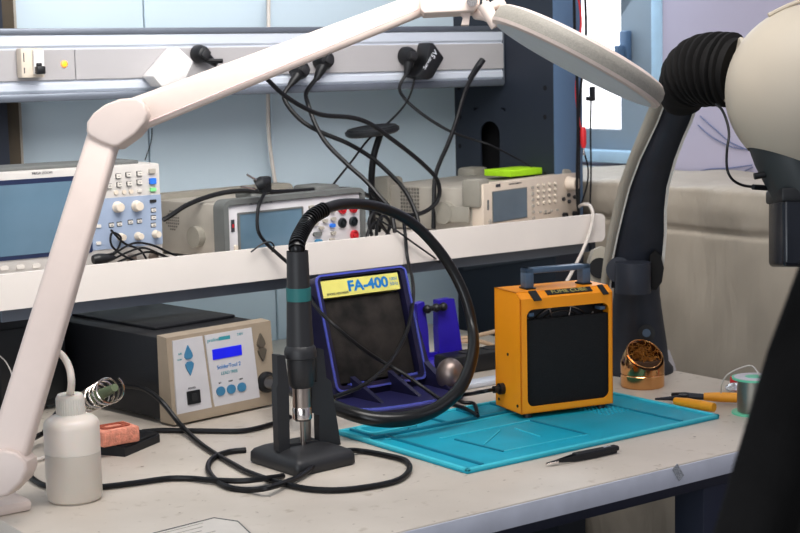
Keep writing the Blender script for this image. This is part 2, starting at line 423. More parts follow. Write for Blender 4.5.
# left column: only its right edge is in view
lcx = aty(5, 60, 2.80).x; lc2 = aty(16.5, 60, 2.815).x; lc3 = aty(17, 60, 2.835).x
lc = thing('rack_column', 'dark navy rack column with olive edge strip at the far left of the rail', 'rack column', (lcx-.09, 2.62, FZ))
shift(MB().box(lcx-.20, lcx, 2.80, 2.85, FZ, 1.3, bev=.002), lc.location).build('front_face', 'column', lc)
shift(MB().box(lcx, lc2, 2.815, 2.85, FZ, 1.3, bev=.002), lc.location).build('edge_strip', 'olive', lc)
shift(MB().box(lc2, lc3+.004, 2.835, 2.85, FZ, 1.3, bev=.002), lc.location).build('edge_bead', 'gencase', lc)
# aluminium service rail
RY = 2.70; RX0, RX1 = 1.05, CS0-.004
def rz(py, px=250): return aty(px, py, RY).z
zt, z1, z2, zbm = .652, aty(503, 42, RY).z, aty(503, 70, RY).z, .528
rail = thing('service_rail', 'silver aluminium socket rail running along the pale blue back panel', 'socket rail', (RX0, RY, zbm))
def RB(*a, **k): return shift(MB().box(*a, **k), rail.location)
prof = [(RY+.0, z1), (RY-.003, z1+.004), (RY-.003, zt-.010), (RY+.006, zt-.004), (RY+.012, zt), (RY+.13, zt), (RY+.13, zbm), (RY+.012, zbm), (RY+.004, zbm+.007), (RY-.003, zbm+.016), (RY-.003, z2-.004), (RY, z2)]
mb = MB().prism(prof, RX0, RX1, T=T_yz(0)); shift(mb, rail.location).build('rail_body', 'alu', rail)
RB(RX0, RX1, RY-.005, RY+.13, zt-.009, zt+.003, bev=.002).build('top_lip', 'aluedge', rail)
RB(RX0, RX1, RY-.006, RY+.13, zbm-.004, zbm+.011, bev=.003).build('bottom_lip', 'aluedge', rail)
cvx = [RX0, aty(74, 60, RY).x, RX1]
for a, b in zip(cvx[:-1], cvx[1:]): RB(a+.0008, b-.0008, RY-.005, RY+.001, z2+.003, z1-.003, bev=.001, seg=1).build('cover_plate', 'cover', rail)
cap = MB().box(RX1-.002, RX1+.003, RY-.004, RY+.13, zbm+.0, zt, bev=.001); shift(cap, rail.location).build('end_cap', 'aluedge', rail)
# circuit breaker
cb0 = aty(16, 66, RY-.03); 
br = thing('circuit_breaker', 'cream circuit breaker with black toggle on the aluminium rail', 'circuit breaker', (aty(20, 66, RY-.02).x, RY-.005, aty(20, 78, RY-.02).z))
zz = .052
MB().box(0, .043, -.022, 0, 0, zz, bev=.002).build('housing', 'knob', br)
MB().box(.021, .040, -.030, -.022, .006, zz-.004, bev=.0015).build('switch_housing', 'whiteplastic', br)
tg = MB().box(.021, .037, -.042, -.028, .006, .020, bev=.0025); tg.box(.024, .033, -.036, -.028, .016, .026, bev=.002); tg.build('toggle', 'blackplastic', br)
MB().box(.004, .0055, -.0228, -.0215, .028, .044).box(.004, .0055, -.0228, -.0215, .008, .018).build('marking', 'text_dark', br)
q = aty(64, 64, RY-.005)
pl = thing('indicator_lamp', 'small glowing orange indicator lamp on the rail beside the breaker', 'indicator lamp', tuple(q))
MB().ellipsoid((0, 0, 0), (.0045, .005, .0045)).build('lens', mat('amber_glow', rgb(255, 140, 10), .3, emit=4, emitcol=rgb(255, 130, 5)), pl)
MB().lathe([(.0065, 0), (.0065, .002), (.005, .003)], T=Matrix.Rotation(PI/2, 4, 'X')).build('bezel', mat('amber_bezel', rgb(245, 175, 90), .4, emit=.4, emitcol=rgb(255, 160, 60)), pl)

# long shelf
sh = thing('instrument_shelf', 'long white shelf above the bench carrying the test instruments', 'shelf', (.70, SY0, ZL))
def SB(*a, **k): return shift(MB().box(*a, **k), sh.location)
lip = MB().prism(rrect(.70, SXR, ZL, ZS, .012), SY0, SY0+.012); shift(lip, sh.location).build('front_lip', 'shelf', sh)
SB(.70, 2.305, SY0+.012, 2.83, ZB-.014, ZB, bev=.001).build('shelf_board', 'shelf', sh)
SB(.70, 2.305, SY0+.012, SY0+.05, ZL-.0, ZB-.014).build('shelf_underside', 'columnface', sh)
b1 = aty(590, 246, SY0+.02)
br_poly = [(SY0+.012, ZB-.015), (SY0+.012, ZL-.02), (2.84, ZL-.10), (2.84, ZB-.015)]
shift(MB().prism(br_poly, CS0-.012, CS0-.002, T=T_yz(0)), sh.location).build('bracket', 'shelfunder', sh)
SB(1.00, 2.298, SY0+.02, SY0+.026, ZL-.022, ZL+.002).build('stiffener', 'aluedge', sh)
# dark rear rail seen below the shelf
# ================================================================== OSCILLOSCOPE
YS = 2.455
def osc():
    xr = aty(163, 243, YS).x; x0 = xr-.315; zb_ = ZB+.006; zt_ = aty(158, 163, YS).z
    o = thing('oscilloscope', 'wide bench oscilloscope with pale screen at the left end of the shelf', 'oscilloscope', (x0, YS, ZB))
    W = .315; Hh = zt_-ZB
    B = lambda *a, **k: MB().box(*a, **k)
    fx = lambda px, py: (aty(px, py, YS).x-x0, aty(px, py, YS).z-ZB)
    B(0, W, .0, .13, .006, Hh, bev=.004).build('case', 'scopebody', o)
    B(.012, W-.03, .02, .11, Hh-.001, Hh+.006, bev=.002).build('top_ridge', 'rubberdark', o)
    for fx_ in (.03, W-.05): B(fx_, fx_+.02, .01, .12, 0, .008, bev=.002).build('foot', 'rubberdark', o)
    # screen
    sx1 = fx(90, 200)[0]; z_lo = fx(60, 253)[1]; z_hi = fx(60, 178)[1]
    MB().prism(rrect(.004, sx1, z_lo-.004, z_hi+.002, .004), -.002, .0).build('screen_bezel', 'bezeldark', o)
    B(.008, sx1-.005, -.003, -.0018, z_lo+.003, z_hi-.006).build('screen', 'scopeglass', o)
    for k in range(5): 
        c = fx(8+k*16-4, 268-k*1.2); MB().prism(rrect(c[0]-.007, c[0]+.007, c[1]-.0035, c[1]+.0035, .003), -.003, 0).build('soft_key', 'btn', o)
    # blue field of the control panel
    p0 = fx(92, 250)[0]; p1 = fx(161.5, 220)[0]
    zb1 = fx(150, 245)[1]; zt1 = fx(150, 195)[1]
    B(p0, p1, -.0012, 0, zb1, zt1).build('control_panel', 'scopepanel', o)
    for px, py in ((118, 176), (128, 174.5), (139, 173.5), (119, 184.5), (129, 183.5), (139, 182), (109, 186)):
        c = fx(px, py); MB().prism(rrect(c[0]-.0042, c[0]+.0042, c[1]-.0035, c[1]+.0035, .001), -.004, 0).build('button', 'btn', o)
    for px, py in ((111, 225), (119, 224), (130, 222), (139, 221), (153, 210), (153, 217.5), (153, 225), (98, 226), (98, 243), (139, 190.5)):
        c = fx(px, py); MB().prism(rrect(c[0]-.0042, c[0]+.0042, c[1]-.0026, c[1]+.0026, .001), -.0035, 0).build('button', 'btn', o)
    out = MB()
    for px, py in ((118, 176), (128, 174.5), (139, 173.5), (119, 184.5), (129, 183.5), (139, 182), (109, 186), (111, 225), (119, 224), (130, 222), (139, 221), (153, 210), (153, 217.5), (153, 225)):
        c = fx(px, py); out.prism(rrect(c[0]-.0050, c[0]+.0050, c[1]-.0042, c[1]+.0042, .001), -.0015, 0); 
        out.box(c[0]-.002, c[0]+.002, -.0043, -.0038, c[1]-.0004, c[1]+.0004)
    out.build('button_marking', 'handle', o)
    c = fx(151.5, 171); MB().prism(rrect(c[0]-.006, c[0]+.006, c[1]-.004, c[1]+.004, .001), -.004, 0).build('grey_button', 'gencase', o)
    c = fx(152, 181); MB().prism(rrect(c[0]-.006, c[0]+.006, c[1]-.005, c[1]+.005, .001), -.005, 0).build('run_button', 'btnbright', o)
    c = fx(152.5, 189.5); MB().prism(rrect(c[0]-.0055, c[0]+.0055, c[1]-.003, c[1]+.003, .001), -.004, 0).build('green_button', 'btngreen', o)
    c = fx(152.5, 201); MB().prism(rrect(c[0]-.006, c[0]+.006, c[1]-.0026, c[1]+.0026, .001), -.003, 0).build('dark_button', 'handle', o)
    for px, py, r in ((117, 207, .0085), (136, 206, .0085), (120, 237, .0062), (137.5, 236, .0062), (155, 234, .0062)):
        c = fx(px, py)
        T = Matrix.Translation((c[0], 0, c[1])) @ Matrix.Rotation(PI/2, 4, 'X')
        MB().lathe([(r*1.15, 0), (r*1.15, .003), (r, .004), (r*.92, .014), (r*.8, .015)], 20, T).build('knob', 'knob', o)
    for px, py in ((116, 192.5), (124, 192), (131, 191.5)):
        c = fx(px, py); T = Matrix.Translation((c[0], 0, c[1])) @ Matrix.Rotation(PI/2, 4, 'X')
        MB().lathe([(.004, 0), (.004, .002)], 14, T).build('round_button', 'knob', o)
    c = fx(42, 173); text('MEGA ZOOM', .006, 'text_dark', o, onface(c[0], -.0005, c[1]))
    for px in (130, 152):
        c = fx(px, 255); 
        T = Matrix.Translation((c[0], 0, .022)) @ Matrix.Rotation(PI/2, 4, 'X')
        MB().lathe([(.007, 0), (.007, .012), (.005, .012)], 18, T).build('bnc_socket', 'steel', o)
    return o
osc()
# probe leads heaped in front of the scope
def probes():
    g = 'scope probe leads heaped on the shelf'
    yy = 2.418
    pls = [[(98, 256), (115, 252), (121, 238), (112, 233), (112, 246), (128, 258), (150, 264), (172, 262)],
           [(104, 262), (120, 250), (135, 243), (152, 245), (170, 253), (190, 262)],
           [(110, 261), (128, 252), (144, 248), (160, 254), (180, 262)],
           [(118, 262), (133, 256), (150, 252), (168, 258), (186, 264)],
           [(111, 230), (124, 243), (140, 250), (148, 262)]]
    for i, l in enumerate(pls):
        pts = [aty(p[0], p[1], 2.428+.004*i) for p in l]
        for p in pts: p.z = max(p.z, ZB+.003)
        cable('probe_lead', 'thin black scope probe lead tangled on the white shelf before the oscilloscope', pts, .0019, group=g, cat='probe lead')
    for px, lab in ((100, 'black bulbous probe head lying at the foot of the oscilloscope'),):
        a = aty(93, 261, 2.43); b = aty(107, 259, 2.43); a.z = b.z = ZS+.006
        mb = MB().tube([a, a.lerp(b, .4), b, b+(b-a)*.6], [.007, .0095, .008, .003], n=14); tag(mb.build('scope_probe', 'blackplastic'), lab, 'probe')
probes()
# ================================================================== MULTIMETER
def multimeter():
    Y0_ = 2.44; p = aty(229, 255, Y0_)
    yaw = math.radians(8)
    pr = None
    W = .325*1.0
    o = thing('bench_multimeter', 'grey bench multimeter with pale blue screen in the middle of the shelf', 'multimeter', (p.x, Y0_, ZB), yaw)
    R_ = Matrix.Rotation(yaw, 4, 'Z')
    def fx(px, py):   # pixel -> face coordinates
        d = ray(px, py); n = R_ @ Vector((0, -1, 0)); o0 = Vector((p.x, Y0_, ZB))
        t = (o0-CAM).dot(n)/d.dot(n); q = CAM+d*t-o0; return q.dot(R_ @ Vector((1, 0, 0))), q.z
    W = fx(363, 230)[0]; Hh = fx(300, 196)[1]
    B = lambda *a, **k: MB().box(*a, **k)
    B(.004, W-.004, .012, .23, .003, Hh-.004, bev=.004).build('case', 'gencase', o)
    # rubber bumpers front and rear
    MB().ringprism(rrect(-.010, W+.006, 0, Hh+.005, .016), rrect(.001, W-.002, .006, Hh-.004, .006), -.002, .028).build('front_bumper', 'rubberdark', o)
    MB().ringprism(rrect(-.004, W+.004, 0, Hh+.006, .014), rrect(.008, W-.008, .006, Hh-.006, .006), .205, .24).build('rear_bumper', 'rubber', o)
    B(W*.78, W*.97, .05, .12, Hh-.004, Hh+.010, bev=.006).build('handle_end', 'rubberdark', o)
    B(W*.32, W*.45, .06, .11, Hh-.004, Hh+.007, bev=.004).build('handle_grip', 'rubberdark', o)
    B(.002, W-.003, .004, .02, .006, Hh-.005, bev=.002).build('front_panel', 'panelwhite', o)
    a = fx(241, 251); b = fx(302, 208)
    MB().ringprism(rrect(a[0]-.003, b[0]+.003, a[1]-.003, b[1]+.003, .002), rrect(a[0], b[0], a[1], b[1], .001), -.0005, .005).build('screen_bezel', 'rubberdark', o)
    B(a[0], b[0], .001, .005, a[1], b[1]).build('screen', 'scopeglass', o)
    c = fx(234, 226); B(c[0]-.0035, c[0]+.0035, .0025, .0045, c[1]-.011, c[1]+.011).build('usb_port', 'text_dark', o)
    B(c[0]-.0022, c[0]+.0022, .0020, .0030, c[1]-.003, c[1]+.003).build('usb_tongue', 'jackred', o)
    c = fx(237, 249); MB().prism(rrect(c[0]-.004, c[0]+.004, c[1]-.007, c[1]+.007, .0035), .001, .005).build('power_button', 'knob', o)
    bt = MB()
    for px, py in ((312, 207), (322, 206), (332, 205), (316, 224), (326, 221), (334, 219), (322, 228), (321, 214), (333, 211), (332.5, 240), (334, 233)):
        c = fx(px, py); MB().prism(rrect(c[0]-.0055, c[0]+.0055, c[1]-.0032, c[1]+.0032, .0025), -.001, .005).build('button', 'gencase', o)
    for px, py, w_ in ((318, 234, .010),):
        c = fx(px, py); MB().prism(rrect(c[0]-w_, c[0]+w_, c[1]-.004, c[1]+.004, .0038), -.001, .005).build('rocker_button', 'rubberdark', o)
    c = fx(333, 225.5); MB().prism(rrect(c[0]-.006, c[0]+.006, c[1]-.0035, c[1]+.0035, .003), -.0015, .005).build('shift_button', 'btnbright', o)
    c = fx(319, 242); MB().prism(rrect(c[0]-.008, c[0]+.008, c[1]-.0052, c[1]+.0052, .005), -.002, .005).build('run_button', 'btnblue', o)
    for px, py, m in ((343, 223, 'jackblack'), (354, 221.5, 'jackblack'), (355, 235, 'jackred'), (343, 209, 'jackred'), (354, 208, 'jackred')):
        c = fx(px, py); T = Matrix.Translation((c[0], .004, c[1])) @ Matrix.Rotation(PI/2, 4, 'X')
        j = MB().lathe([(.0095, 0), (.0095, .005), (.0075, .006), (.0075, .003), (.004, .003), (.004, .006), (.0015, .006)], 22, T).build('input_jack', m, o)
    c = fx(262, 203); text('DIGITAL MULTIMETER', .0055, 'text_dark', o, onface(c[0], .0035, c[1]))
    # side vent and pivot knob on the left side
    v = MB()
    for i in range(7):
        for j in range(7):
            if (i-3)**2+(j-3)**2 < 12: 
                yy = .150+i*.006; z_ = Hh*.62+(j-3)*.0056; v.cyl((.0045, yy, z_), (.0030, yy, z_), .0018, n=8)
    v.build('vent', 'grille', o)
    MB().cyl((.005, .09, Hh*.38), (-.010, .09, Hh*.38), .019, n=24).build('handle_pivot', 'rubber', o)
    return o
multimeter()
# ================================================================== FUNCTION GENERATOR
def generator():
    Y0_ = 2.445; p = aty(484, 226, Y0_); yaw = math.radians(15)
    o0 = Vector((p.x, Y0_, ZB)); R_ = Matrix.Rotation(yaw, 4, 'Z')
    o = thing('function_generator', 'beige function generator with dark screen at the right end of the shelf', 'function generator', tuple(o0), yaw)
    def fx(px, py):
        d = ray(px, py); n = R_ @ Vector((0, -1, 0)); t = (o0-CAM).dot(n)/d.dot(n); q = CAM+d*t-o0; return q.dot(R_ @ Vector((1, 0, 0))), q.z
    W = fx(578, 190)[0]; Hh = fx(530, 178)[1]; D = .27
    B = lambda *a, **k: MB().box(*a, **k)
    B(.003, W-.003, .02, D, .003, Hh-.010, bev=.004).build('case', 'gencase', o)
    B(0, W, 0, .03, .002, Hh-.001, bev=.003).build('front_panel', 'genface', o)
    for nm, xa, xb, ya, yb in (('front_bumper', -.007, .030, .004, .050), ('front_bumper', W-.045, W+.006, .004, .050)):
        B(xa, xb, ya+.001, yb, Hh*.52, Hh+.009, bev=.006).build(nm, 'rubber', o)
    for xa, xb in ((-.006, .05), (W-.05, W+.006)):
        B(xa, xb, D-.03, D+.02, .0, Hh+.006, bev=.008).build('rear_bumper', 'rubber', o)
    MB().cyl((.006, .095, Hh*.40), (-.012, .095, Hh*.40), .023, n=28).build('handle_pivot', 'rubber', o)
    B(-.011, -.003, .03, .10, Hh*.40-.018, Hh*.40+.014, bev=.003).build('carry_handle', 'rubber', o)
    v = MB()
    for i in range(7):
        for j in range(8):
            v.box(.0012, .0035, .165+i*.0072, .169+i*.0072, Hh*.30+j*.0075, Hh*.30+.0048+j*.0075)
    v.build('vent', 'grille', o)
    a = fx(493, 222); b = fx(526, 188)
    B(a[0]-.002, b[0]+.002, -.0012, .0, a[1]-.002, b[1]+.002).build('screen_bezel', 'rubberdark', o)
    B(a[0], b[0], -.002, -.0010, a[1], b[1]).build('screen', mat('screen_grey', rgb(98, 112, 124), .15, var=.12, scale=6), o)
    c = fx(498, 185.5); B(c[0]-.008, c[0]+.008, -.0008, 0, c[1]-.003, c[1]+.003).build('name_plate', 'text_dark', o)
    c2 = fx(515, 183.5); text('FUNCTION GENERATOR', .0042, 'text_dark', o, onface(c2[0], -.0004, c2[1]))
    c = fx(488, 205); B(c[0]-.003, c[0]+.003, -.0008, 0, c[1]-.010, c[1]+.010).build('usb_port', 'rubberdark', o)
    c = fx(489.5, 222); MB().prism(rrect(c[0]-.0035, c[0]+.0035, c[1]-.005, c[1]+.005, .003), -.003, 0).build('power_button', 'gencase', o)
    kb = MB()
    for k in range(6):
        c = fx(532+k*.2, 187.5+k*6.1); MB().prism(rrect(c[0]-.0036, c[0]+.0036, c[1]-.0028, c[1]+.0028, .001), -.003, 0).build('menu_key', 'gencase', o)
    kb = MB(); ks = MB()
    for r in range(4):
        for q_ in range(4):
            c = fx(538+q_*5.6+(0 if q_ else -.3), 185.5-q_*.7+r*5.9)
            T = Matrix.Translation((c[0], 0, c[1])) @ Matrix.Rotation(PI/2, 4, 'X')
            ks.lathe([(.0044, 0), (.0044, .0006)], 12, Matrix.Translation((.0007, 0, -.0007)) @ T)
            MB().lathe([(.0036, 0), (.0036, .004), (.0028, .0045)], 12, T).build('key', 'knob', o)
    ks.build('key_discs', 'rubberdark', o)  # darker discs behind the keys, shifted down and right
    for py in (209.5, 213.5):
        c = fx(547, py); text('○ MOD  SWEEP', .0042, 'text_dark', o, onface(c[0], -.0004, c[1])) if py > 212 else None
    kb = MB()
    for px in (540, 545, 551, 557): 
        c = fx(px, 212-(px-540)*.12); MB().prism(rrect(c[0]-.0032, c[0]+.0032, c[1]-.0022, c[1]+.0022, .001), -.0025, 0).build('mode_key', 'gencase', o)
    c = fx(568.5, 183.5); T = Matrix.Translation((c[0], 0, c[1])) @ Matrix.Rotation(PI/2, 4, 'X')
    MB().lathe([(.0155, 0), (.0155, .004), (.0145, .006), (.0140, .020), (.0125, .022)], 28, T).build('dial_knob', 'genface', o)
    for px, py in ((568, 195), (563, 199), (574, 197), (568.5, 201.5)):
        c = fx(px, py); T = Matrix.Translation((c[0], 0, c[1])) @ Matrix.Rotation(PI/2, 4, 'X')
        MB().lathe([(.0042, 0), (.0042, .004), (.003, .005)], 14, T).build('arrow_button', 'handle', o)
    for px, py in ((563.5, 215), (573.5, 213.5)):
        c = fx(px, py); T = Matrix.Translation((c[0], 0, c[1])) @ Matrix.Rotation(PI/2, 4, 'X')
        MB().lathe([(.0055, 0), (.0055, .009), (.0035, .009), (.0035, .003), (.001, .003)], 16, T).build('bnc_socket', 'darksteel', o)
    return o, fx, R_, o0, Hh, W
gen, gfx, gR, gO, gH, gW = generator()
# green note pad on top
npd = MB().box(-.062, .062, -.038, .038, 0, .014, bev=.001)
for zz_ in (.004, .007, .010): npd.box(-.0623, .0623, -.0383, .0383, zz_, zz_+.0004)
pc = atz(516.5, 174.5, ZB+gH-.002)
o = npd.build('note_pad', 'green', origin=(0, 0, 0)); o.location = pc; o.rotation_euler.z = math.radians(8)
tag(o, 'bright lime green sticky note pad on the function generator', 'note pad')

# ================================================================== HOT AIR STATION
def station():
    a = atz(175, 427.5); b = atz(272, 406.5)
    yaw = math.atan2(b.y-a.y, b.x-a.x); W = .218
    o = thing('soldering_station', 'black soldering station with silver front and blue display on the bench', 'soldering station', (a.x, a.y, 0), yaw)
    Hh = .145; D = .36
    R_ = Matrix.Rotation(yaw, 4, 'Z'); 
    B = lambda *a_, **k: MB().box(*a_, **k)
    B(.0, W, .036, D, .008, Hh-.001, bev=.002).build('case', 'blackmetal', o)
    B(.04, W-.006, .10, D-.01, Hh-.001, Hh+.004, bev=.0015).build('top_cover', 'blackmetal', o)
    for x_ in (.015, W-.035):
        for y_ in (.06, D-.05): B(x_, x_+.02, y_, y_+.02, 0, .009, bev=.002).build('foot', 'rubberdark', o)
    # sloped silver bezel: side profile in yz
    lean = .013
    prof = [(.0, .004), (.0, .016), (lean*.35, .030), (lean, Hh+.001), (.038, Hh+.003), (.038, .004)]
    MB().prism(prof, -.001, W+.001, T=T_yz(0)).build('front_bezel', 'paneltan', o)
    # front face frame: u along x, v up the slope
    p0 = Vector((0, lean*.35, .030)); p1 = Vector((0, lean, Hh+.001)); up = (p1-p0).normalized(); nrm = Vector((0, -up.z, up.y))
    FT = Matrix(((1, 0, 0, 0), (0, -nrm.y, up.y, p0.y), (0, -nrm.z, up.z, p0.z), (0, 0, 0, 1)))   # local x, -normal, up
    V = (p1-p0).length
    o0 = Vector(o.location)
    def fx(px, py):
        P0 = o0+R_ @ p0; n = R_ @ nrm; d = ray(px, py); t = (P0-CAM).dot(n)/d.dot(n); q = CAM+d*t-P0
        return q.dot(R_ @ Vector((1, 0, 0))), q.dot(R_ @ up)
    def P(poly, d, name, m, d1=0.0): return MB().prism(poly, -d, d1, T=FT).build(name, m, o)
    g = .34*W
    P([(.006, -.018), (g+.004, -.018), (g-.004, V-.006), (.010, V-.006)], .0025, 'left_panel', 'panelwhite')
    P([(g+.010, -.018), (W*.83, -.018), (W*.80, V-.006), (g+.001, V-.006)], .0025, 'display_panel', 'panelwhite')
    a = fx(212, 360); b = fx(240, 344.5)
    P(rrect(a[0], b[0], a[1], b[1], .001), .0035, 'display', 'lcdblue')
    def leaf(px, py, flip, m):
        c = fx(px, py); k = -1 if flip else 1
        P([(c[0]-.0085, c[1]-.006*k), (c[0]-.007, c[1]), (c[0], c[1]+.013*k), (c[0]+.007, c[1]), (c[0]+.0085, c[1]-.006*k), (c[0]+.004, c[1]-.010*k), (c[0]-.004, c[1]-.010*k)], .0045, 'arrow_button', m)
    leaf(187, 353, False, 'btnblue'); leaf(188.5, 367.5, True, 'btnblue'); leaf(260, 341, False, 'btnbrown'); leaf(261.5, 353.5, True, 'btnbrown')
    for px, py in ((219.5, 391), (230, 389), (240.5, 387)):
        c = fx(px, py); P([(c[0]+.0090*math.cos(t), c[1]+.0078*math.sin(t)) for t in [2*PI*k/20 for k in range(20)]], .0045, 'round_button', 'btnblue')
    c = fx(192.5, 397); P(rrect(c[0]-.013, c[0]+.013, c[1]-.011, c[1]+.011, .001), .0045, 'power_switch', 'blackplastic')
    P(rrect(c[0]-.005, c[0]+.006, c[1]-.006, c[1]+.006, .001), .0055, 'switch_rocker', 'handle')
    c = fx(265.5, 382); T = FT @ Matrix.Translation((c[0], 0, c[1])) @ Matrix.Rotation(PI/2, 4, 'X')
    MB().lathe([(.018, 0), (.018, .006), (.014, .008), (.0125, .022)], 24, T).build('outlet_socket', 'blackplastic', o)
    Ft = FT @ Matrix.Rotation(PI/2, 4, 'X')
    def tx(s_, px, py, size, m, bold=0): c = fx(px, py); text(s_, size, m, o, FT @ Matrix.Translation((c[0], -.0027, c[1])) @ Matrix.Rotation(PI/2, 4, 'X'), bold=bold)
    tx('proline', 212, 340, .0085, 'text_teal'); 
    c = fx(222.5, 338); P(rrect(c[0]-.010, c[0]+.014, c[1]-.003, c[1]+.003, .001), .0028, 'logo_bar', 'text_teal')
    tx('230V', 239, 334, .006, 'text_teal'); tx('SolderTool 2', 228, 365.5, .0095, 'text_blue'); tx('LEAD FREE', 228.5, 372, .0075, 'text_teal')
    tx('SET', 219, 383, .004, 'text_dark'); tx('TEMP', 229.5, 381, .004, 'text_dark'); tx('MEM', 240, 379, .004, 'text_dark')
    tx('POWER', 191, 388, .0045, 'text_dark'); tx('AIR', 179, 354, .005, 'text_teal'); tx('TEMP', 178.5, 360, .004, 'text_teal')
    # screws on the black side
    sc = MB()
    for z_ in (.02, Hh-.015): sc.cyl((-.0008, .033, z_), (.002, .033, z_), .0022, n=10)
    sc.cyl((-.0008, D-.012, Hh-.015), (.002, D-.012, Hh-.015), .0022, n=10)
    sc.build('screw', 'steel', o)
    return o
sta = station()

# ================================================================== HOT-AIR STAND AND GUN
a = atz(298, 477); c = atz(354, 464); l_ = atz(251.5, 462)
hs = thing('gun_stand', 'dark grey fork-shaped stand holding the hot-air gun upright', 'stand', tuple(a))
bk = c+l_-a; cen_ = (a+c+l_+bk)/4
mb = MB(); lay = []
for sc_, z_ in ((1.03, 0), (1.07, .003), (1.06, .016), (.99, .021), (.80, .026), (.55, .029)):
    loop = []
    cs = [a, c, bk, l_]
    for i_ in range(4):
        p0_, p1_, p2_ = cs[i_-1], cs[i_], cs[(i_+1) % 4]
        for t_ in (0, .25, .5, .75, 1):
            A0 = p1_+(p0_-p1_).normalized()*.010; B0 = p1_+(p2_-p1_).normalized()*.010
            q_ = A0*(1-t_)**2+p1_*2*t_*(1-t_)+B0*t_*t_; q_ = cen_+(q_-cen_)*sc_; loop.append((q_.x-a.x, q_.y-a.y, z_))
    lay.append(loop)
nl = len(lay[0]); vs = [p for l in lay for p in l]; fs = [tuple(range(nl-1, -1, -1)), tuple((len(lay)-1)*nl+i for i in range(nl))]
for i_ in range(len(lay)-1):
    for k_ in range(nl): fs.append((i_*nl+k_, i_*nl+(k_+1) % nl, (i_+1)*nl+(k_+1) % nl, (i_+1)*nl+k_))
mb.add(vs, fs); mb.build('base', 'handle', hs, sharp=50)
gx = Vector((cen_.x, cen_.y-.004, 0))
for _ in range(6):
    px_ = proj((gx.x, gx.y, .16))[0]; gx.x += (300.5-px_)/900
zg = lambda py: zat(gx.x, gx.y, py)
YG = gx.y
def forkarm(l, y0, y1, name='fork_arm', m='handle'):
    pts = [aty(px, py, YG+y0) for px, py in l]; poly = [(p.x-a.x, max(p.z, .018)) for p in pts]
    return MB().prism(poly, YG+y0-a.y, YG+y1-a.y).build(name, m, hs)
forkarm([(277, 355), (285, 355.5), (289, 385), (290, 452), (279, 452), (276.5, 388), (278, 384)], -.006, .008)
forkarm([(317, 348), (323.5, 349.5), (326.5, 378), (331, 381), (341, 449), (320, 451), (319, 415), (312, 413), (312, 385), (317, 382)], -.002, .012)
forkarm([(289, 444), (322, 440), (322, 446), (289, 450)], .000, .012, 'cross_bar')
forkarm([(302.5, 420), (311, 418), (311, 448), (302.5, 449)], .012, .015, 'rest_plate', 'steel')
gun = thing('hot_air_gun', 'black hot-air gun with teal ring standing nozzle-down in its fork stand', 'hot-air gun', (gx.x, gx.y, zg(448)))
def GL(prof, name, m, n=32): 
    return MB().lathe([(r, z-gun.location.z) for r, z in prof], n).build(name, m, gun)
zT = zg(253)
pxr = (proj((gx.x+.01, gx.y, .2))[0]-proj((gx.x-.01, gx.y, .2))[0])/.02*1.25   # rough px per metre across
k = 2.36/F
GL([(.0, zg(288)), (11.3*k, zg(288)), (10.6*k, zT+.003), (9.5*k, zT), (.001, zT)][1:], 'grip_upper', 'handle')
GL([(12.2*k, zg(300.5)), (12.2*k, zg(287.5))], 'ring', 'tealband')
GL([(13.5*k, zg(350)), (13.4*k, zg(340)), (12.6*k, zg(325)), (12*k, zg(300))], 'grip_lower', 'handle', n=12)
GL([(10.5*k, zg(387)), (12.6*k, zg(384)), (13.6*k, zg(366)), (13.8*k, zg(358)), (16.0*k, zg(357)), (16.0*k, zg(351)), (14.8*k, zg(347)), (13.2*k, zg(345))], 'collar', 'handle')
GL([(9.2*k, zg(412)), (9.2*k, zg(385))], 'heater_tube', 'steel')
GL([(8.2*k, zg(420)), (9.8*k, zg(418)), (9.8*k, zg(408)), (9.0*k, zg(406))], 'nozzle_clamp', 'steelbright')
GL([(2.6*k, zg(446)), (2.6*k, zg(419))], 'nozzle', 'steel')
# hose : ribbed elbow then smooth black tube to the station outlet
hz = [(300, 256, 2.36), (299.5, 244, 2.37), (303, 230, 2.40), (312, 217, 2.43), (327, 208, 2.46)]
H0 = [atd(*p) for p in hz]; H0[0] = Vector((gx.x, gx.y, zT-.005)); H0[1] = Vector((gx.x, gx.y, zg(244)))
hose = thing('air_hose', 'thick black rubber air hose looping in a big ring from the hot-air gun', 'hose', tuple(H0[0]))
mb = MB().tube(H0, .0088, n=16, sub=8); shift(mb, hose.location).build('strain_relief', 'hose', hose)
rb = MB()
pl_ = []
for i in range(len(H0)-1):
    p0 = H0[max(i-1, 0)]; p1 = H0[i]; p2 = H0[i+1]; p3 = H0[min(i+2, len(H0)-1)]
    for kk in range(7):
        t = kk/7; pl_.append(.5*((2*p1)+(-p0+p2)*t+(2*p0-5*p1+4*p2-p3)*t*t+(-p0+3*p1-3*p2+p3)*t**3))
for i in range(5, len(pl_)-1):
    d = (pl_[i+1]-pl_[i]).normalized(); rb.cyl(pl_[i]-d*.0010, pl_[i]+d*.0010, .0122, n=18)
shift(rb, hose.location).build('relief_ribs', 'hose', hose)
hp = [(324, 209, 2.455), (340, 204.5, 2.49), (361, 204, 2.53), (385, 209, 2.57), (410, 221.5, 2.60), (432, 242, 2.62), (451, 268, 2.63), (465, 297, 2.63), (472, 325, 2.62), (473, 352, 2.58), (462, 385, 2.53), (438, 408, 2.49), (408, 418.5, 2.46), (378, 419.5, 2.45), (350, 413, 2.46), (325, 403, 2.49), (300, 393, 2.55), (282, 386, 2.62), (270, 382.5, 2.68)]
hr = [.0088]*9+[.0098, .0105, .011, .0118, .0118, .0115, .011, .011, .0105, .0105]
mb = MB().tube([atd(*p) for p in hp], hr, n=18, sub=6); shift(mb, hose.location).build('rubber_tube', 'hose', hose)

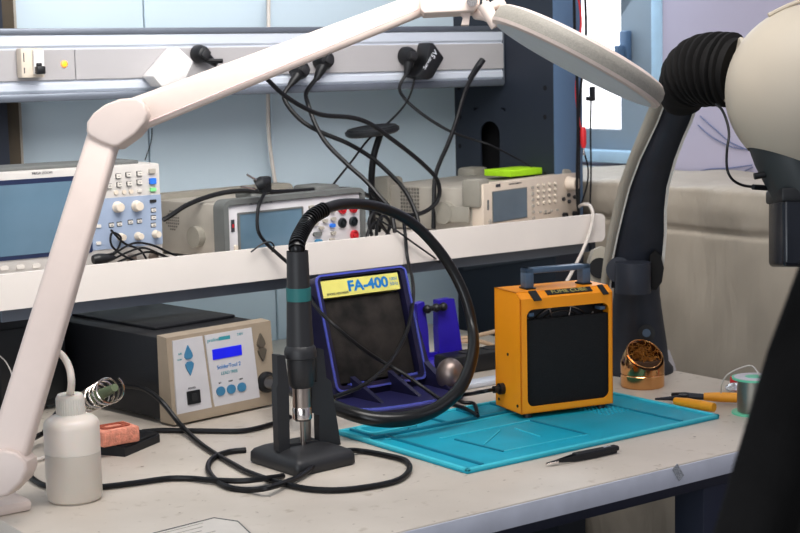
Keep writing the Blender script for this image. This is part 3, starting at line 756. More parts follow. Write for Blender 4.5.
# ================================================================== FUME EXTRACTOR FA-400
def fume():
    q = atz(332, 392, .022); lean = math.radians(-17)
    o0 = Vector((q.x-.002, q.y, 0))
    o = thing('fume_extractor', 'navy solder fume extractor with yellow label and dusty black filter', 'fume extractor', tuple(o0))
    # leaned back shell: local frame with origin at the face bottom
    Tl = Matrix.Translation((0, 0, .022)) @ Matrix.Rotation(lean, 4, 'X')
    n = Tl.to_3x3() @ Vector((0, -1, 0)); up = Tl.to_3x3() @ Vector((0, 0, 1)); O = o0+Vector((0, 0, .022))
    def fx(px, py):
        d = ray(px, py); t = (O-CAM).dot(n)/d.dot(n); r = CAM+d*t-O; return r.x, r.dot(up)
    W = fx(409, 300)[0]; x0_ = fx(320, 300)[0]; V = fx(360, 272)[1]
    x0_ -= .010; W = max(W, .16)-.004
    outer = rrect(x0_, W, -.004, V, .012); inner = rrect(x0_+.010, W-.012, .006, V-.006, .006)
    MB().ringprism(outer, inner, -.012, .05, T=Tl).build('housing', 'navy', o)
    MB().ringprism(rrect(x0_-.001, W+.001, -.005, V+.001, .013), rrect(x0_+.0025, W-.0025, -.001, V-.0025, .010), -.0145, -.0115, T=Tl).build('front_rim', 'navyedge', o)
    MB().prism(inner, .018, .05, T=Tl).build('rear_wall', 'navy', o)
    # yellow label
    a = fx(321, 297); b = fx(396, 276)
    la, lb = x0_+.010, W-.018
    zt2, zb2 = V-.010, V-.040
    MB().box(la, lb, -.011, .018, zb2, zt2, T=Tl).build('label_plate', 'yellow', o)
    text('FA-400', .0255, 'text_blue', o, Tl @ onface(la+(lb-la)*.59, -.0115, (zt2+zb2)/2), bold=.0009, sx=1.16)
    text('SMOKE ABSORBER', .0055, 'text_dark', o, Tl @ onface(la+(lb-la)*.19, -.0113, zb2+.0055))
    text('100V\n50Hz', .0085, 'text_blue', o, Tl @ onface(lb-.012, -.0113, (zt2+zb2)/2))
    MB().box(la, lb+.002, -.003, .018, .010, zb2-.003, bev=.003, T=Tl).build('filter', 'foamdust', o)
    for xx in (la+.02, lb-.03): MB().box(xx, xx+.03, -.013, -.002, .004, .009, bev=.001, T=Tl).build('filter_clip', 'navyedge', o)
    # side cheek flaring down to the foot
    p = [(-.005, .0), (.09, .0), (.055, V*.96), (.050, V*.97), (.030, V*.6)]
    # foot plate with rounded front
    f = []
    fl, fr = -.030, W+.012
    pts = [(fl, .012), (fl, -.075), (fl+.015, -.105), (fl+.05, -.125), ((fl+fr)/2, -.135), (fr-.035, -.128), (fr-.010, -.112), (fr, -.085), (fr, .012)]
    mb = MB(); m_ = len(pts)
    vs = [(x, y, .0) for x, y in pts]+[(x, y, .009) for x, y in pts]
    mb.add(vs, [tuple(range(m_-1, -1, -1)), tuple(range(m_, 2*m_))]+[(i, (i+1) % m_, (i+1) % m_+m_, i+m_) for i in range(m_)])
    mb.build('foot_plate', 'bluefoot', o)
    rim = MB().tube([Vector((x, y, .010)) for x, y in pts[1:-1]], .0035, n=8, sub=5); rim.build('foot_rim', 'navyedge', o)
    for xa in (.045, .125):
        MB().add([(xa, -.085, .009), (xa+.010, -.080, .009), (xa+.006, -.008, .009), (xa-.006, -.008, .009), (xa, -.008, .045), (xa-.010, -.008, .045)], [(0, 1, 2, 3), (0, 3, 5), (1, 4, 2), (0, 5, 4, 1), (2, 4, 5, 3)]).build('foot_rib', 'navy', o)
    mb = MB().prism([(-.105, .0), (.060, .0), (.075, .05), (.095, V*.9), (.055, V*.93), (-.006, .05), (-.07, .016)], W-.002, W+.010, T=T_yz(0)); mb.build('side_cheek', 'navy', o)
    MB().box(0, W, -.008, .05, .006, .028, bev=.004).build('foot_block', 'navy', o)
    return o
fume()

# ================================================================== BLUE VISE
def vise():
    b = atz(446, 366); a = Vector((b.x, b.y, 0))
    o = thing('circuit_board_vise', 'violet-blue plastic work vise with two upright jaws beside the fume extractor', 'vise', tuple(a))
    k_ = 3.05/F
    def q(px, py): p = aty(px, py, a.y); return p.x-a.x, p.z
    def jaw(l, name, y0, y1): MB().prism([q(*p) for p in l], y0, y1).build(name, 'vise', o)
    jaw([(437, 300), (450, 298), (453, 298.5), (459, 335), (463, 366), (439, 366), (437, 330)], 'jaw', -.004, .012)
    jaw([(416, 304), (423, 301.5), (427, 330), (429, 366), (419, 368)], 'jaw', -.004, .012)
    jaw([(420, 354), (440, 352), (440, 366), (420, 368)], 'slide_bar', .000, .010)
    p1 = q(441, 306); p2 = q(421, 309)
    m = MB().cyl((p2[0], -.010, p2[1]), (p1[0], -.010, p1[1]), .005)
    for t in (.15, .6, .95): 
        c = (p2[0]+(p1[0]-p2[0])*t, -.010, p2[1]+(p1[1]-p2[1])*t); m.ellipsoid(c, (.0085, .009, .0085), 14, 8)
    m.build('clamp_screw', 'blackplastic', o)
    m = MB(); p = q(455, 333); m.box(p[0]-.004, p[0]+.008, -.002, .010, p[1]-.02, p[1]+.006, bev=.002); m.build('side_lever', 'vise', o)
    b2 = Vector((q(414, 368)[0], 0, 0)); MB().lathe([(.05, 0), (.05, .012), (.04, .022)], 28, Matrix.Translation(((q(436, 368)[0]), 0, 0))).build('base', 'vise', o)
    return o
vise()
# brushed steel domed base in front of the vise
c0 = atz(450.5, 392); 
dm = thing('steel_dome', 'brushed steel domed weight on the blue mat in front of the vise', 'steel dome', (c0.x, c0.y, 0))
MB().ellipsoid((0, 0, .031), (.0255, .0255, .030), 30, 18).build('dome', mat('dome_steel', rgb(150, 136, 130), .35, metal=.8), dm)
MB().lathe([(.026, 0), (.026, .006), (.020, .010)], 28).build('base_ring', 'darksteel', dm)

# ================================================================== HEAT MAT
MFL = Vector((1.383, 1.708, 0)); MW = 1.907-1.383; MD = 2.035-1.708
mt = thing('silicone_work_mat', 'turquoise silicone soldering mat with raised lines and compartments', 'work mat', tuple(MFL))
def W2(px, py, z=.006): p = atz(px, py, z)-MFL; return p.x, p.y
MB().box(0, MW, 0, MD, 0, .0045, bev=.002).build('mat_base', 'mat', mt)
mb = MB(); r_ = .0035
mb.box(0, MW, 0, .007, .003, .0078, bev=.0015).box(0, .007, 0, MD, .003, .0078, bev=.0015).box(MW-.007, MW, 0, MD, .003, .0078, bev=.0015).box(0, MW, MD-.007, MD, .003, .0078, bev=.0015)
mb.build('border', 'matlight', mt)
mb = MB().box(.036, .041, .012, MD-.075, .003, .0078, bev=.001).box(.012, MW-.02, MD-.080, MD-.074, .003, .009, bev=.001)
mb.box(MW-.075, MW-.071, .012, MD-.08, .003, .007, bev=.001)
for k_ in range(7): x_ = .02+k_*.072; mb.box(x_, x_+.004, MD-.074, MD-.008, .003, .0085, bev=.001)
mb.build('divider', 'matdark', mt)
mb = MB()
def line(p, q, w=.0016, h=.0064):
    p = Vector(p); q = Vector(q); d = (q-p); n = Vector((-d.y, d.x)).normalized()*w
    v = [(*(p+n), .004), (*(q+n), .004), (*(q-n), .004), (*(p-n), .004), (*(p+n), h), (*(q+n), h), (*(q-n), h), (*(p-n), h)]
    mb.add(v, [(4, 5, 6, 7), (0, 1, 5, 4), (1, 2, 6, 5), (2, 3, 7, 6), (3, 0, 4, 7)])
pl3 = [W2(440, 438), W2(530, 420), W2(588, 434), W2(504, 451)]
for i in (0, 2): line(pl3[i], pl3[(i+1) % 4])
line(W2(385, 439), W2(535, 408)); line(W2(500, 430), W2(484, 444), .0009); line(W2(515, 428), W2(540, 436), .0009)
mb.build('raised_line', 'matlight', mt)
for qa, qb in ((pl3[1], pl3[2]), (pl3[3], W2(455, 439))):
    mb = MB(); line(qa, qb); mb.build('groove_line', 'matdark', mt)
mb = MB()
for i in range(16):
    for j in range(9):
        if i > 8: mb.lathe([(.0026, .004), (.0018, .0058), (.0008, .0060)], 8, Matrix.Translation((MW-.205+i*.0085, .130+j*.0115, 0)))
o = mb.build('bump_field', 'mat', mt); 
mb = MB(); p_ = W2(372, 431)
mb.ringprism(rrect(p_[0]-.02, p_[0]+.075, MD-.066, MD-.016, .012), rrect(p_[0]-.014, p_[0]+.069, MD-.060, MD-.022, .009), .004, .010, T=Matrix(((1, 0, 0, 0), (0, 0, 1, 0), (0, 1, 0, 0), (0, 0, 0, 1))))
mb.build('parts_tray', 'matlight', mt)

# ================================================================== ORANGE FILTER BOX
def orangebox():
    a = atz(521.5, 415, .012); b = atz(613, 403.5, .012)
    yaw = math.atan2(b.y-a.y, b.x-a.x); W = (b-a).length
    zt_ = zat(a.x, a.y, 300); Z0 = .0045
    o0 = Vector((a.x, a.y, Z0)); D = .088
    o = thing('portable_air_filter', 'bright orange metal fume filter box with black foam front and carry handle', 'air filter', tuple(o0), yaw)
    z0 = .008; Hh = zt_-Z0; ch = .012
    R_ = Matrix.Rotation(yaw, 4, 'Z')
    def fx(px, py):
        d = ray(px, py); n = R_ @ Vector((0, -1, 0)); t = (o0-CAM).dot(n)/d.dot(n); q = CAM+d*t-o0; return q.dot(R_ @ Vector((1, 0, 0))), q.z
    # shell: sides/top/bottom following a profile with sloped front top edge
    t = .002
    fr_out = [(0, z0), (W, z0), (W, Hh), (0, Hh)]
    i0 = fx(528, 400); i1 = fx(607, 316)
    lx, rx = i0[0]-.0005, fx(609, 350)[0]; bz, tz = fx(570, 402)[1], fx(570, 306)[1]
    inner = rrect(lx, rx, bz, tz, .012, 6)
    n = len(inner)
    cx_, cz_ = W/2, (Hh+z0)/2
    # outer loop matched angularly
    outer = []
    for (x, z) in inner:
        ang = math.atan2((z-(bz+tz)/2)/(tz-bz), (x-(lx+rx)/2)/(rx-lx)); c, s_ = math.cos(ang), math.sin(ang)
        tt = min((.5)/abs(c) if abs(c) > 1e-6 else 9, .5/abs(s_) if abs(s_) > 1e-6 else 9)
        outer.append((W/2+c*tt*W, (Hh+z0)/2+s_*tt*(Hh-z0)))
    # snap the corner points
    for X_, Z_ in ((0, z0), (W, z0), (W, Hh), (0, Hh)):
        k_ = min(range(n), key=lambda i: (outer[i][0]-X_)**2+(outer[i][1]-Z_)**2); outer[k_] = (X_, Z_)
    MB().ringprism(outer, inner, 0, .0022).build('front_frame', 'orange', o)
    mb = MB(); HT = Hh+.010
    side = [(0.0, z0), (D, z0), (D, HT), (.016, HT), (0.0, Hh)]
    mb.prism(side, 0, t, T=T_yz(0)); mb.prism(side, W-t, W, T=T_yz(0))
    mb.box(0, W, .014, D, HT-t, HT); mb.box(0, W, 0, D, z0, z0+t); mb.box(0, W, D-t, D, z0, HT)
    mb.add([(0, 0, Hh), (W, 0, Hh), (W, .016, HT), (0, .016, HT), (0, .002, Hh-.002), (W, .002, Hh-.002), (W, .016, HT-.002), (0, .016, HT-.002)], [(0, 1, 2, 3), (4, 7, 6, 5), (0, 4, 5, 1)])
    mb.build('metal_shell', 'orange', o)
    fz = fx(570, 317)[1]
    MB().box(lx-.004, rx+.004, .005, .018, bz-.002, fz, bev=.002).build('foam_filter', 'foam', o)
    MB().box(lx-.004, rx+.004, .024, .060, bz, tz+.004, bev=.002).build('fan_housing', 'blackplastic', o)
    cz = (bz+tz)/2-.0; Rf = (rx-lx)/2
    gr = MB()
    for r in (.97, .86, .74, .60):
        gr.tube([Vector((W/2+Rf*r*math.cos(a_), .0215, cz+Rf*r*math.sin(a_)*1.05)) for a_ in [2*PI*k_/36 for k_ in range(37)]], .0013, n=6, smooth=False)
    for a_ in (45, 135, 75, 105): 
        aa = math.radians(a_); gr.cyl((W/2, .0215, cz), (W/2+Rf*1.15*math.cos(aa), .0215, cz+Rf*1.15*math.sin(aa)), .0013, n=6)
    gr.build('fan_guard', 'steel', o)
    for k_ in range(2): 
        xx = (lx+.006, rx-.014)[k_]; MB().box(xx, xx+.010, .004, .022, tz-.012, tz-.006, bev=.001).build('clip', 'handlegrey', o)
    # hooks and name plate on the sloped edge
    sl = Matrix.Translation((0, 0, Hh)) @ Matrix.Rotation(-math.atan2(.016, .010), 4, 'X')
    h1 = fx(538, 299)[0]; h2 = fx(608, 290)[0]-.006
    for xx, w_ in ((h1-.010, .014), (h2-.006, .010)):
        MB().box(xx, xx+w_, -.0016, .0, -.006, .018, T=sl).build('hook_tape', 'blackplastic', o)
    n0, n1 = fx(549, 297)[0], fx(594, 291)[0]
    MB().box(n0, n1, -.001, 0, .005, .0165, T=sl).build('name_plate', 'blackplastic', o)
    text('FUME CUBE', .0112, 'text_yel', o, sl @ onface((n0+n1)/2, -.0016, .0107), sx=1.15)
    # handle
    g0, g1 = fx(538, 285)[0]-.003, fx(600.5, 277)[0]
    ya, yb = .034, .054; hz_ = HT+.034
    mb = MB().box(g0, g0+.015, ya, yb, HT, hz_, bev=.002).box(g1-.013, g1+.002, ya, yb, HT, hz_, bev=.002).box(g0, g1+.002, ya, yb, hz_-.009, hz_, bev=.002)
    mb.build('carry_handle', 'handlegrey', o)
    for xx in (g0-.001, g1-.015): MB().box(xx, xx+.018, ya-.003, yb+.003, HT, HT+.003, bev=.001).build('handle_foot', 'blackplastic', o)
    for xx in (.010, W-.024):
        for yy in (.012, D-.02): MB().lathe([(.008, -.0), (.007, z0)], 16, Matrix.Translation((xx+.008, yy, 0))).build('foot', 'blackplastic', o)
    # cable gland & screws on the left side
    mb = MB(); c = (0, D*.55, fx(505, 390)[1] if False else .032)
    mb.cyl((.001, D*.70, .040), (-.008, D*.70, .040), .0095).cyl((-.008, D*.70, .040), (-.018, D*.70, .040), .006); mb.build('cable_gland', 'blackplastic', o)
    sc = MB()
    for y_, z_ in ((.012, .020), (D-.012, .020), (D-.045, .10)): sc.cyl((.001, y_, z_), (-.0012, y_, z_), .0024, n=10)
    sc.build('screw', 'darksteel', o)
    return o, R_, o0, D
ob, oR, oO, oD = orangebox()

# ================================================================== BRASS TIP CLEANER
c0 = atz(642.5, 386); k = 2.80/F
bc = thing('tip_cleaner', 'shiny brass tip cleaner pot with slanted mouth full of brass wool', 'tip cleaner', (c0.x, c0.y, 0))
R0 = 22*k
MB().lathe([(R0*.96, 0), (R0, .002), (R0, .022), (R0*.97, .0235), (R0, .025), (R0, .031)], 40).build('lower_cup', 'brass', bc)
# dome with slanted opening: sphere-like body cut by a plane
bm = bmesh.new()
nn, mm = 40, 16
topz = .074
rows = []
prof = [(R0*1.0, .031), (R0*1.0, .042), (R0*.97, .050), (R0*.90, .058), (R0*.80, .066), (R0*.70, .072), (R0*.62, .076)]
for r, z in prof: rows.append([bm.verts.new((r*math.cos(2*PI*k_/nn), r*math.sin(2*PI*k_/nn), z)) for k_ in range(nn)])
for i in range(len(rows)-1):
    for k_ in range(nn): bm.faces.new((rows[i][k_], rows[i][(k_+1) % nn], rows[i+1][(k_+1) % nn], rows[i+1][k_]))
vd = Vector((math.sin(math.radians(8)), -1, 0)).normalized()   # direction the mouth faces
vd = Vector((-.35, -.94, 0)).normalized()
pn = (vd*.62+Vector((0, 0, .78))).normalized(); pc_ = Vector((0, 0, .060))+pn*.004
bmesh.ops.bisect_plane(bm, geom=list(bm.verts)+list(bm.edges)+list(bm.faces), plane_co=pc_, plane_no=pn, clear_outer=True)
bmesh.ops.solidify(bm, geom=list(bm.faces), thickness=.0012)
MB().frombm(bm).build('hood', 'brass', bc)
# rolled lip ring around the mouth
u = pn.cross(Vector((0, 0, 1))).normalized(); w_ = u.cross(pn).normalized()
ctr = pc_ + vd*.008*1.0 - pn*(vd*.008).dot(pn)
ringpts = [ctr+u*R0*.80*math.cos(a_)+w_*R0*.86*math.sin(a_) for a_ in [2*PI*k_/40 for k_ in range(41)]]
MB().tube(ringpts, .0017, n=8, smooth=False).build('mouth_rim', 'brass', bc)
wl = MB()
for i in range(90):
    a_ = random.random()*2*PI; rr = R0*.62*math.sqrt(random.random()); p = ctr-pn*.006+u*rr*math.cos(a_)+w_*rr*math.sin(a_)
    rad = .004+.003*random.random(); ax = Vector((random.uniform(-1, 1), random.uniform(-1, 1), random.uniform(-1, 1))).normalized(); bx2 = ax.orthogonal().normalized(); cx2 = ax.cross(bx2)
    wl.tube([p+bx2*rad*math.cos(t)+cx2*rad*math.sin(t)+ax*.002*t for t in [k_*.6 for k_ in range(11)]], .0006, n=4, smooth=False)
o = wl.build('brass_wool', 'brasswool', bc); o['kind'] = 'stuff'
MB().lathe([(R0*.88, .033), (R0*.86, .048)], 30).build('wool_bed', mat('wool_dark', rgb(70, 44, 22), .8), bc)

# ================================================================== CUTTERS / PLIERS
def cutters():
    a = atz(655, 399, .008); pv = atz(697, 396, .008)
    o = thing('side_cutters', 'small steel side cutters with orange grips lying behind the turquoise mat corner', 'side cutters', (pv.x, pv.y, 0))
    L_ = lambda p: Vector(p)-Vector((pv.x, pv.y, 0))
    tip = L_(atz(655, 399, .010)); pvl = L_(atz(683, 398, .010))
    g1a, g1b = L_(atz(675, 401, .012)), L_(atz(714, 407.5, .012)); g2a, g2b = L_(atz(704, 396.5, .012)), L_(atz(745, 398, .012))
    MB().tube([tip, tip.lerp(pvl, .5), pvl], [.0016, .0035, .0065], n=8).build('jaw', 'darksteel', o)
    MB().tube([L_(atz(672, 394.5, .011)), L_(atz(685, 396, .011)), L_(atz(706, 397, .011))], [.003, .0065, .005], n=8).build('jaw', 'darksteel', o)
    MB().cyl(pvl-Vector((0, 0, .007)), pvl+Vector((0, 0, .006)), .0075).build('pivot', 'darksteel', o)
    MB().tube([g1a, g1a.lerp(g1b, .3)+Vector((0, -.002, 0)), g1a.lerp(g1b, .7), g1b], [.0062, .0085, .0085, .0075], n=12).build('grip', 'pliers', o)
    MB().tube([g2a, g2a.lerp(g2b, .4), g2b], [.0065, .0085, .0085], n=12).build('grip', 'pliers', o)
cutters()
# ================================================================== SOLDER SPOOL
c0 = atz(754, 413); k = 2.62/F
sp = thing('solder_spool', 'spool of grey solder wire with mint green flanges at the bench edge', 'solder spool', (c0.x, c0.y, 0))
Rs = 22*k; zt_ = zat(c0.x, c0.y, 377)
MB().lathe([(Rs, 0), (Rs, .002), (Rs*.98, .003)], 40).build('flange', 'spoolgreen', sp)
MB().lathe([(Rs*.74, .003), (Rs*.76, zt_*.5), (Rs*.74, zt_-.003)], 36).build('wire_winding', 'solder', sp)
MB().lathe([(Rs, zt_-.003), (Rs, zt_), (Rs*.2, zt_+.0002)], 40).build('flange', 'spoolgreen', sp)
MB().lathe([(Rs*.90, zt_+.0003), (Rs*.88, zt_+.0010), (Rs*.45, zt_+.0010)], 40).build('paper_label', 'spoollabel', sp)
MB().lathe([(Rs*.46, zt_), (Rs*.40, zt_+.0014), (Rs*.20, zt_+.0014)], 30).build('hub', 'spoolgreen', sp)
cable('solder_wire_end', 'thin pale wire end arching up from the solder spool', [atz(760, 376, .07), aty(752, 366, c0.y+.02), aty(740, 368, c0.y+.03), aty(727, 375, c0.y+.04), aty(722, 384, c0.y+.05), aty(721, 393, c0.y+.06)], .0012, m='whitecable', cat='wire')
# clear bag of small parts behind the spool
c0 = atz(736, 392)
bg = MB().ellipsoid((c0.x, c0.y, .008), (.022, .016, .008), 20, 10); 
for v_i in range(len(bg.v)):
    x, y, z = bg.v[v_i]; bg.v[v_i] = (x, y, z+.002*math.sin(x*400)*math.cos(y*370))
tag(bg.build('plastic_bag', 'clear'), 'small clear plastic bag lying behind the solder spool', 'plastic bag')
rp = atz(734, 383, .01); mb = MB().box(rp.x-.006, rp.x+.006, rp.y-.005, rp.y+.005, 0, .022, bev=.002)
tag(mb.build('terminal_clip', 'redplastic'), 'little red plastic clip beside the solder spool', 'clip')

# ================================================================== TWEEZERS
ta = atz(616.5, 453); tb = atz(547, 467)
tz = thing('tweezers', 'pointed black steel tweezers lying in front of the turquoise mat', 'tweezers', (ta.x, ta.y, 0))
d = (tb-ta); Lt = d.length; ang = math.atan2(d.y, d.x)
for sgn in (-1, 1):
    mb = MB(); N = 14; vs = []; fs = []
    for i in range(N+1):
        t = i/N; y = sgn*(.0008+.0055*math.sin(PI*min(1, t*1.15))*(1 if t < .87 else .6)); hw = .0052*(1-.15*t) if t < .62 else .0044*(1-t)/.38+.0006
        x = t*Lt; z = .0055
        for dy, dz in ((-.0007, -hw), (.0007, -hw), (.0007, hw), (-.0007, hw)): vs.append((x, y+dy, z+dz*(.9 if t < .8 else .9)))
    for i in range(N):
        for k_ in range(4): fs.append((i*4+k_, i*4+(k_+1) % 4, (i+1)*4+(k_+1) % 4, (i+1)*4+k_))
    fs += [(0, 1, 2, 3), (N*4+3, N*4+2, N*4+1, N*4)]
    tilt = Matrix.Rotation(ang, 4, 'Z') @ Matrix.Rotation(0, 4, 'X')
    mb.add(vs, fs, tilt); mb.build('blade', 'blackmetal', tz)
    mb = MB().tube([tilt @ Vector((Lt*.86, sgn*.003, .0055)), tilt @ Vector((Lt*1.0, sgn*.0008, .0045)), tilt @ Vector((Lt*1.02, sgn*.0006, .004))], [.0014, .0008, .0003], n=6, smooth=False); mb.build('tip', 'steelbright', tz)
MB().box(-.001, Lt*.62, -.0068, .0068, .004, .0125, bev=.003, T=Matrix.Rotation(ang, 4, 'Z')).build('body', 'blackmetal', tz)
text('ESD-15', .0045, 'text_white', tz, Matrix.Rotation(ang+PI, 4, 'Z') @ Matrix.Translation((-.018, 0, .0127)))

# ================================================================== WASH BOTTLE
c0 = atz(75, 499); k = 2.12/F
wb_ = thing('wash_bottle', 'translucent plastic wash bottle half full of liquid at the front of the bench', 'wash bottle', (c0.x, c0.y, 0))
zb_ = lambda py: zat(c0.x, c0.y, py)
Rb = 28.3*k; zs = zb_(423)
lvl = zb_(451)
MB().lathe([(Rb*.88, 0), (Rb*.97, .003), (Rb, .009), (Rb, lvl)], 48).build('liquid_body', 'liquid', wb_)
MB().lathe([(Rb, lvl+.0002), (Rb, zs-.004), (Rb*.985, zs), (Rb*.93, zs+.005), (Rb*.8, zs+.009), (Rb*.55, zs+.012), (Rb*.5, zs+.014)], 48).build('bottle_body', 'poly', wb_)
cp = MB()
zc0, zc1 = zs+.010, zb_(394)
cp.lathe([(13.6*k, zc0), (14.4*k, zc0+.002), (14.2*k, zc1-.004), (12.5*k, zc1), (5*k, zc1+.001)], 36)
for i in range(36):
    a_ = 2*PI*i/36; cp.cyl((14.3*k*math.cos(a_), 14.3*k*math.sin(a_), zc0+.003), (14.2*k*math.cos(a_), 14.2*k*math.sin(a_), zc1-.005), .0007, n=5)
cp.build('screw_cap', 'poly', wb_)
noz = [(0, 0, zc1-.002), (0, 0, zc1+.020), ]
P1 = [Vector((0, 0, zc1-.002))]+[atd(px, py, 2.125)-c0 for px, py in ((71.5, 382), (69, 367), (62, 355), (52, 349), (40, 347), (28, 351))]
MB().tube(P1, [.0056, .005, .0048, .0046, .0042, .0036, .0030], n=12).build('spout', 'poly', wb_)

# ================================================================== SPONGE STAND WITH SPRING
c0 = atz(125, 457); e = atz(160, 442); f_ = atz(98, 444)
yaw = math.atan2(e.y-c0.y, e.x-c0.x)
ih = thing('iron_stand', 'black soldering iron stand with coiled spring holder behind the wash bottle', 'iron stand', (c0.x, c0.y, 0), yaw)
wI = (e-c0).length
MB().prism([(0, 0), (0, .012), (.004, .015), (.03, .017), (.085, .017), (.09, 0)], -.0, wI, T=T_yz(0)).build('base_tray', 'blackmetal', ih)
MB().box(.006, wI-.006, .001, .028, .0145, .0165, bev=.0008).build('tray_rim', 'blackplastic', ih)
sgl = Matrix.Rotation(-yaw, 4, 'Z')
# spring axis from lower left to upper right, mouth towards the camera right
A1 = sgl @ (atd(84, 403, 2.60)-c0); B1 = sgl @ (atd(112, 389, 2.50)-c0)
ax = (B1-A1); Ls = ax.length; axn = ax.normalized(); u = axn.orthogonal().normalized(); w_ = axn.cross(u)
turns = 6.5; N = 150; pts = []
for i in range(N+1):
    t = i/N; a_ = 2*PI*turns*t; r = .0165+.0045*t; pts.append(A1+ax*t+(u*math.cos(a_)+w_*math.sin(a_))*r)
MB().tube(pts, .0017, n=6, smooth=False).build('spring', 'steelbright', ih)
MB().tube([A1+ax*.35, A1+ax*.8], .008, n=14, smooth=False).build('inner_sleeve', 'greenkhaki', ih)
MB().tube([Vector((.008, .07, .015)), Vector((.008, .07, .05)), A1+Vector((0, 0, -.015))], .0022, n=8).build('spring_post', 'steel', ih)
tipm = MB().cyl(A1+ax*.5, B1+axn*.012, .0095, .006); tipm.build('tip_sleeve', 'greenkhaki', ih)
# sponge resting on the tray
s0 = atz(104, 449, .017); s1 = atz(142, 442, .017)
yw = math.atan2(s1.y-s0.y, s1.x-s0.x)
spg = thing('cleaning_sponge', 'salmon pink cleaning sponge with burnt top on the black iron stand', 'sponge', (s0.x, s0.y+.004, .017), yw)
Wsp = (s1-s0).length
MB().box(0, Wsp, 0, .050, 0, .025, bev=.004).build('sponge_body', 'sponge', spg)
MB().ringprism(rrect(.008, Wsp-.008, .010, .042, .008), rrect(.018, Wsp-.018, .018, .034, .004), .0245, .0262, T=Matrix(((1, 0, 0, 0), (0, 0, 1, 0), (0, 1, 0, 0), (0, 0, 0, 1)))).build('burn_mark', 'spongedark', spg)

# ================================================================== MAGNIFIER LAMP
cl = atz(14, 512)
ml = thing('magnifier_lamp', 'large cream articulated magnifier lamp clamped at the left bench corner', 'magnifier lamp', (cl.x, cl.y, 0))
O = Vector((cl.x, cl.y, 0))
# all of it in world coords then shifted
def LM(mb, name, m, par=None): return shift(mb, O).build(name, m, par or ml)
wd = Vector((-ray(400, 266).x, -ray(400, 266).y, 0)).normalized()   # level direction towards the room side
side = Vector((-wd.y, wd.x, 0))
P0 = atd(4, 470, 2.06); P1_ = atd(118, 122, 2.20); P2_ = atd(432, 0, 2.42)
def beam(a, b, wa, wb2, ta, tb2, bev=.006):
    """flat box-section arm from a to b; width (in the plane facing the room) wa->wb, thickness ta->tb"""
    d = (b-a).normalized(); wv = d.cross(wd).normalized(); tv = wv.cross(d).normalized()
    bm = bmesh.new(); vs = []
    for p, w1, t1 in ((a, wa, ta), (b, wb2, tb2)):
        for sx_, sy_ in ((-1, -1), (1, -1), (1, 1), (-1, 1)): vs.append(bm.verts.new(p+wv*sx_*w1/2+tv*sy_*t1/2))
    for f in ((0, 1, 2, 3), (7, 6, 5, 4), (0, 4, 5, 1), (1, 5, 6, 2), (2, 6, 7, 3), (3, 7, 4, 0)): bm.faces.new([vs[i] for i in f])
    bmesh.ops.bevel(bm, geom=list(bm.edges), offset=bev, segments=4, profile=.5, affect='EDGES'); return MB().frombm(bm)
LM(beam(P0, atd(109, 122, 2.20), .051, .043, .042, .040, .008), 'lower_arm', 'lampwhite')
dA = (P2_-P1_).normalized()
LM(beam(P1_+dA*.02, P2_, .047, .034, .044, .032, .007), 'upper_arm', 'lampwhite')
# seam strip running along the lower side of the upper arm
wv = dA.cross(wd).normalized(); 
if wv.z > 0: wv = -wv
tvv = wd
a_ = atd(147, 122.5, 2.193); b_ = atd(419, 9, 2.383)
LM(MB().tube([a_, b_], .0011, n=6, smooth=False), 'arm_seam', 'lampwhite2')
# elbow cover: rounded hexagonal plate traced on the plane facing the room
def plate(pix, dep, thick, name, m, bev=.008, par=None):
    pts = [atd(px, py, dep) for px, py in pix]; n = ray(400, 266).normalized()
    bm = bmesh.new(); A_ = [bm.verts.new(p) for p in pts]; B_ = [bm.verts.new(p+n*thick) for p in pts]; N_ = len(pts)
    bm.faces.new(A_); bm.faces.new(B_[::-1])
    for i in range(N_): bm.faces.new((A_[i], B_[i], B_[(i+1) % N_], A_[(i+1) % N_]))
    bmesh.ops.recalc_face_normals(bm, faces=bm.faces)
    if bev: bmesh.ops.bevel(bm, geom=[e for e in bm.edges if any(v in A_ for v in e.verts) and all(v in A_ for v in e.verts)], offset=bev, segments=4, profile=.5, affect='EDGES')
    return shift(MB().frombm(bm), O).build(name, m, par or ml)
plate([(86, 131), (86.5, 122), (93, 113), (105, 104), (120, 98.5), (137, 97.5), (144, 103), (147, 113), (145, 122), (135, 134), (118, 146), (112, 146.5), (100, 142), (89, 136)], 2.165, .055, 'elbow_cover', 'lampwhite', .004)
plate([(-12, 452), (4, 450), (16, 453), (26, 462), (27, 470), (22, 482), (8, 496), (-6, 499), (-18, 494), (-20, 470)], 2.03, .06, 'base_hinge', 'lampwhite', .005)
LM(MB().box(O.x-.075, O.x+.022, O.y-.012, O.y+.055, 0, .016, bev=.006), 'clamp_foot', 'lampwhite')
# head bracket
plate([(420, 0), (420, 9), (424, 13.5), (474, 11), (480, 4), (481, -12), (424, -14)], 2.37, .045, 'head_bracket', 'lampwhite', .003)
jm = MB().cyl(atd(472, 1, 2.36), atd(472, 1, 2.44), .008); LM(jm, 'bracket_screw', 'steelbright')
plate([(459, 12), (472, 11), (470, 16), (469, 25), (461, 25), (463, 17)], 2.385, .012, 'tension_hook', 'lampwhite', .001)
LM(MB().tube([atd(477, 14, 2.40), atd(486, 16, 2.38), atd(494, 20, 2.36)], [.009, .008, .008], n=14), 'head_joint', 'lampwhite')
LM(MB().cyl(atd(483, 4, 2.36), atd(497, 26, 2.36), .010), 'swivel', 'lampwhite')
LM(MB().tube([atd(490, 8, 2.37), atd(500, 3, 2.37), atd(503, 10, 2.37), atd(505, 18, 2.36)], .007, n=12), 'swivel_fork', 'lampwhite')
LM(MB().tube([atd(486, 10, 2.355), atd(484, 2, 2.355), atd(486, -8, 2.355)], .003, n=10), 'lamp_cord', 'whitecable')
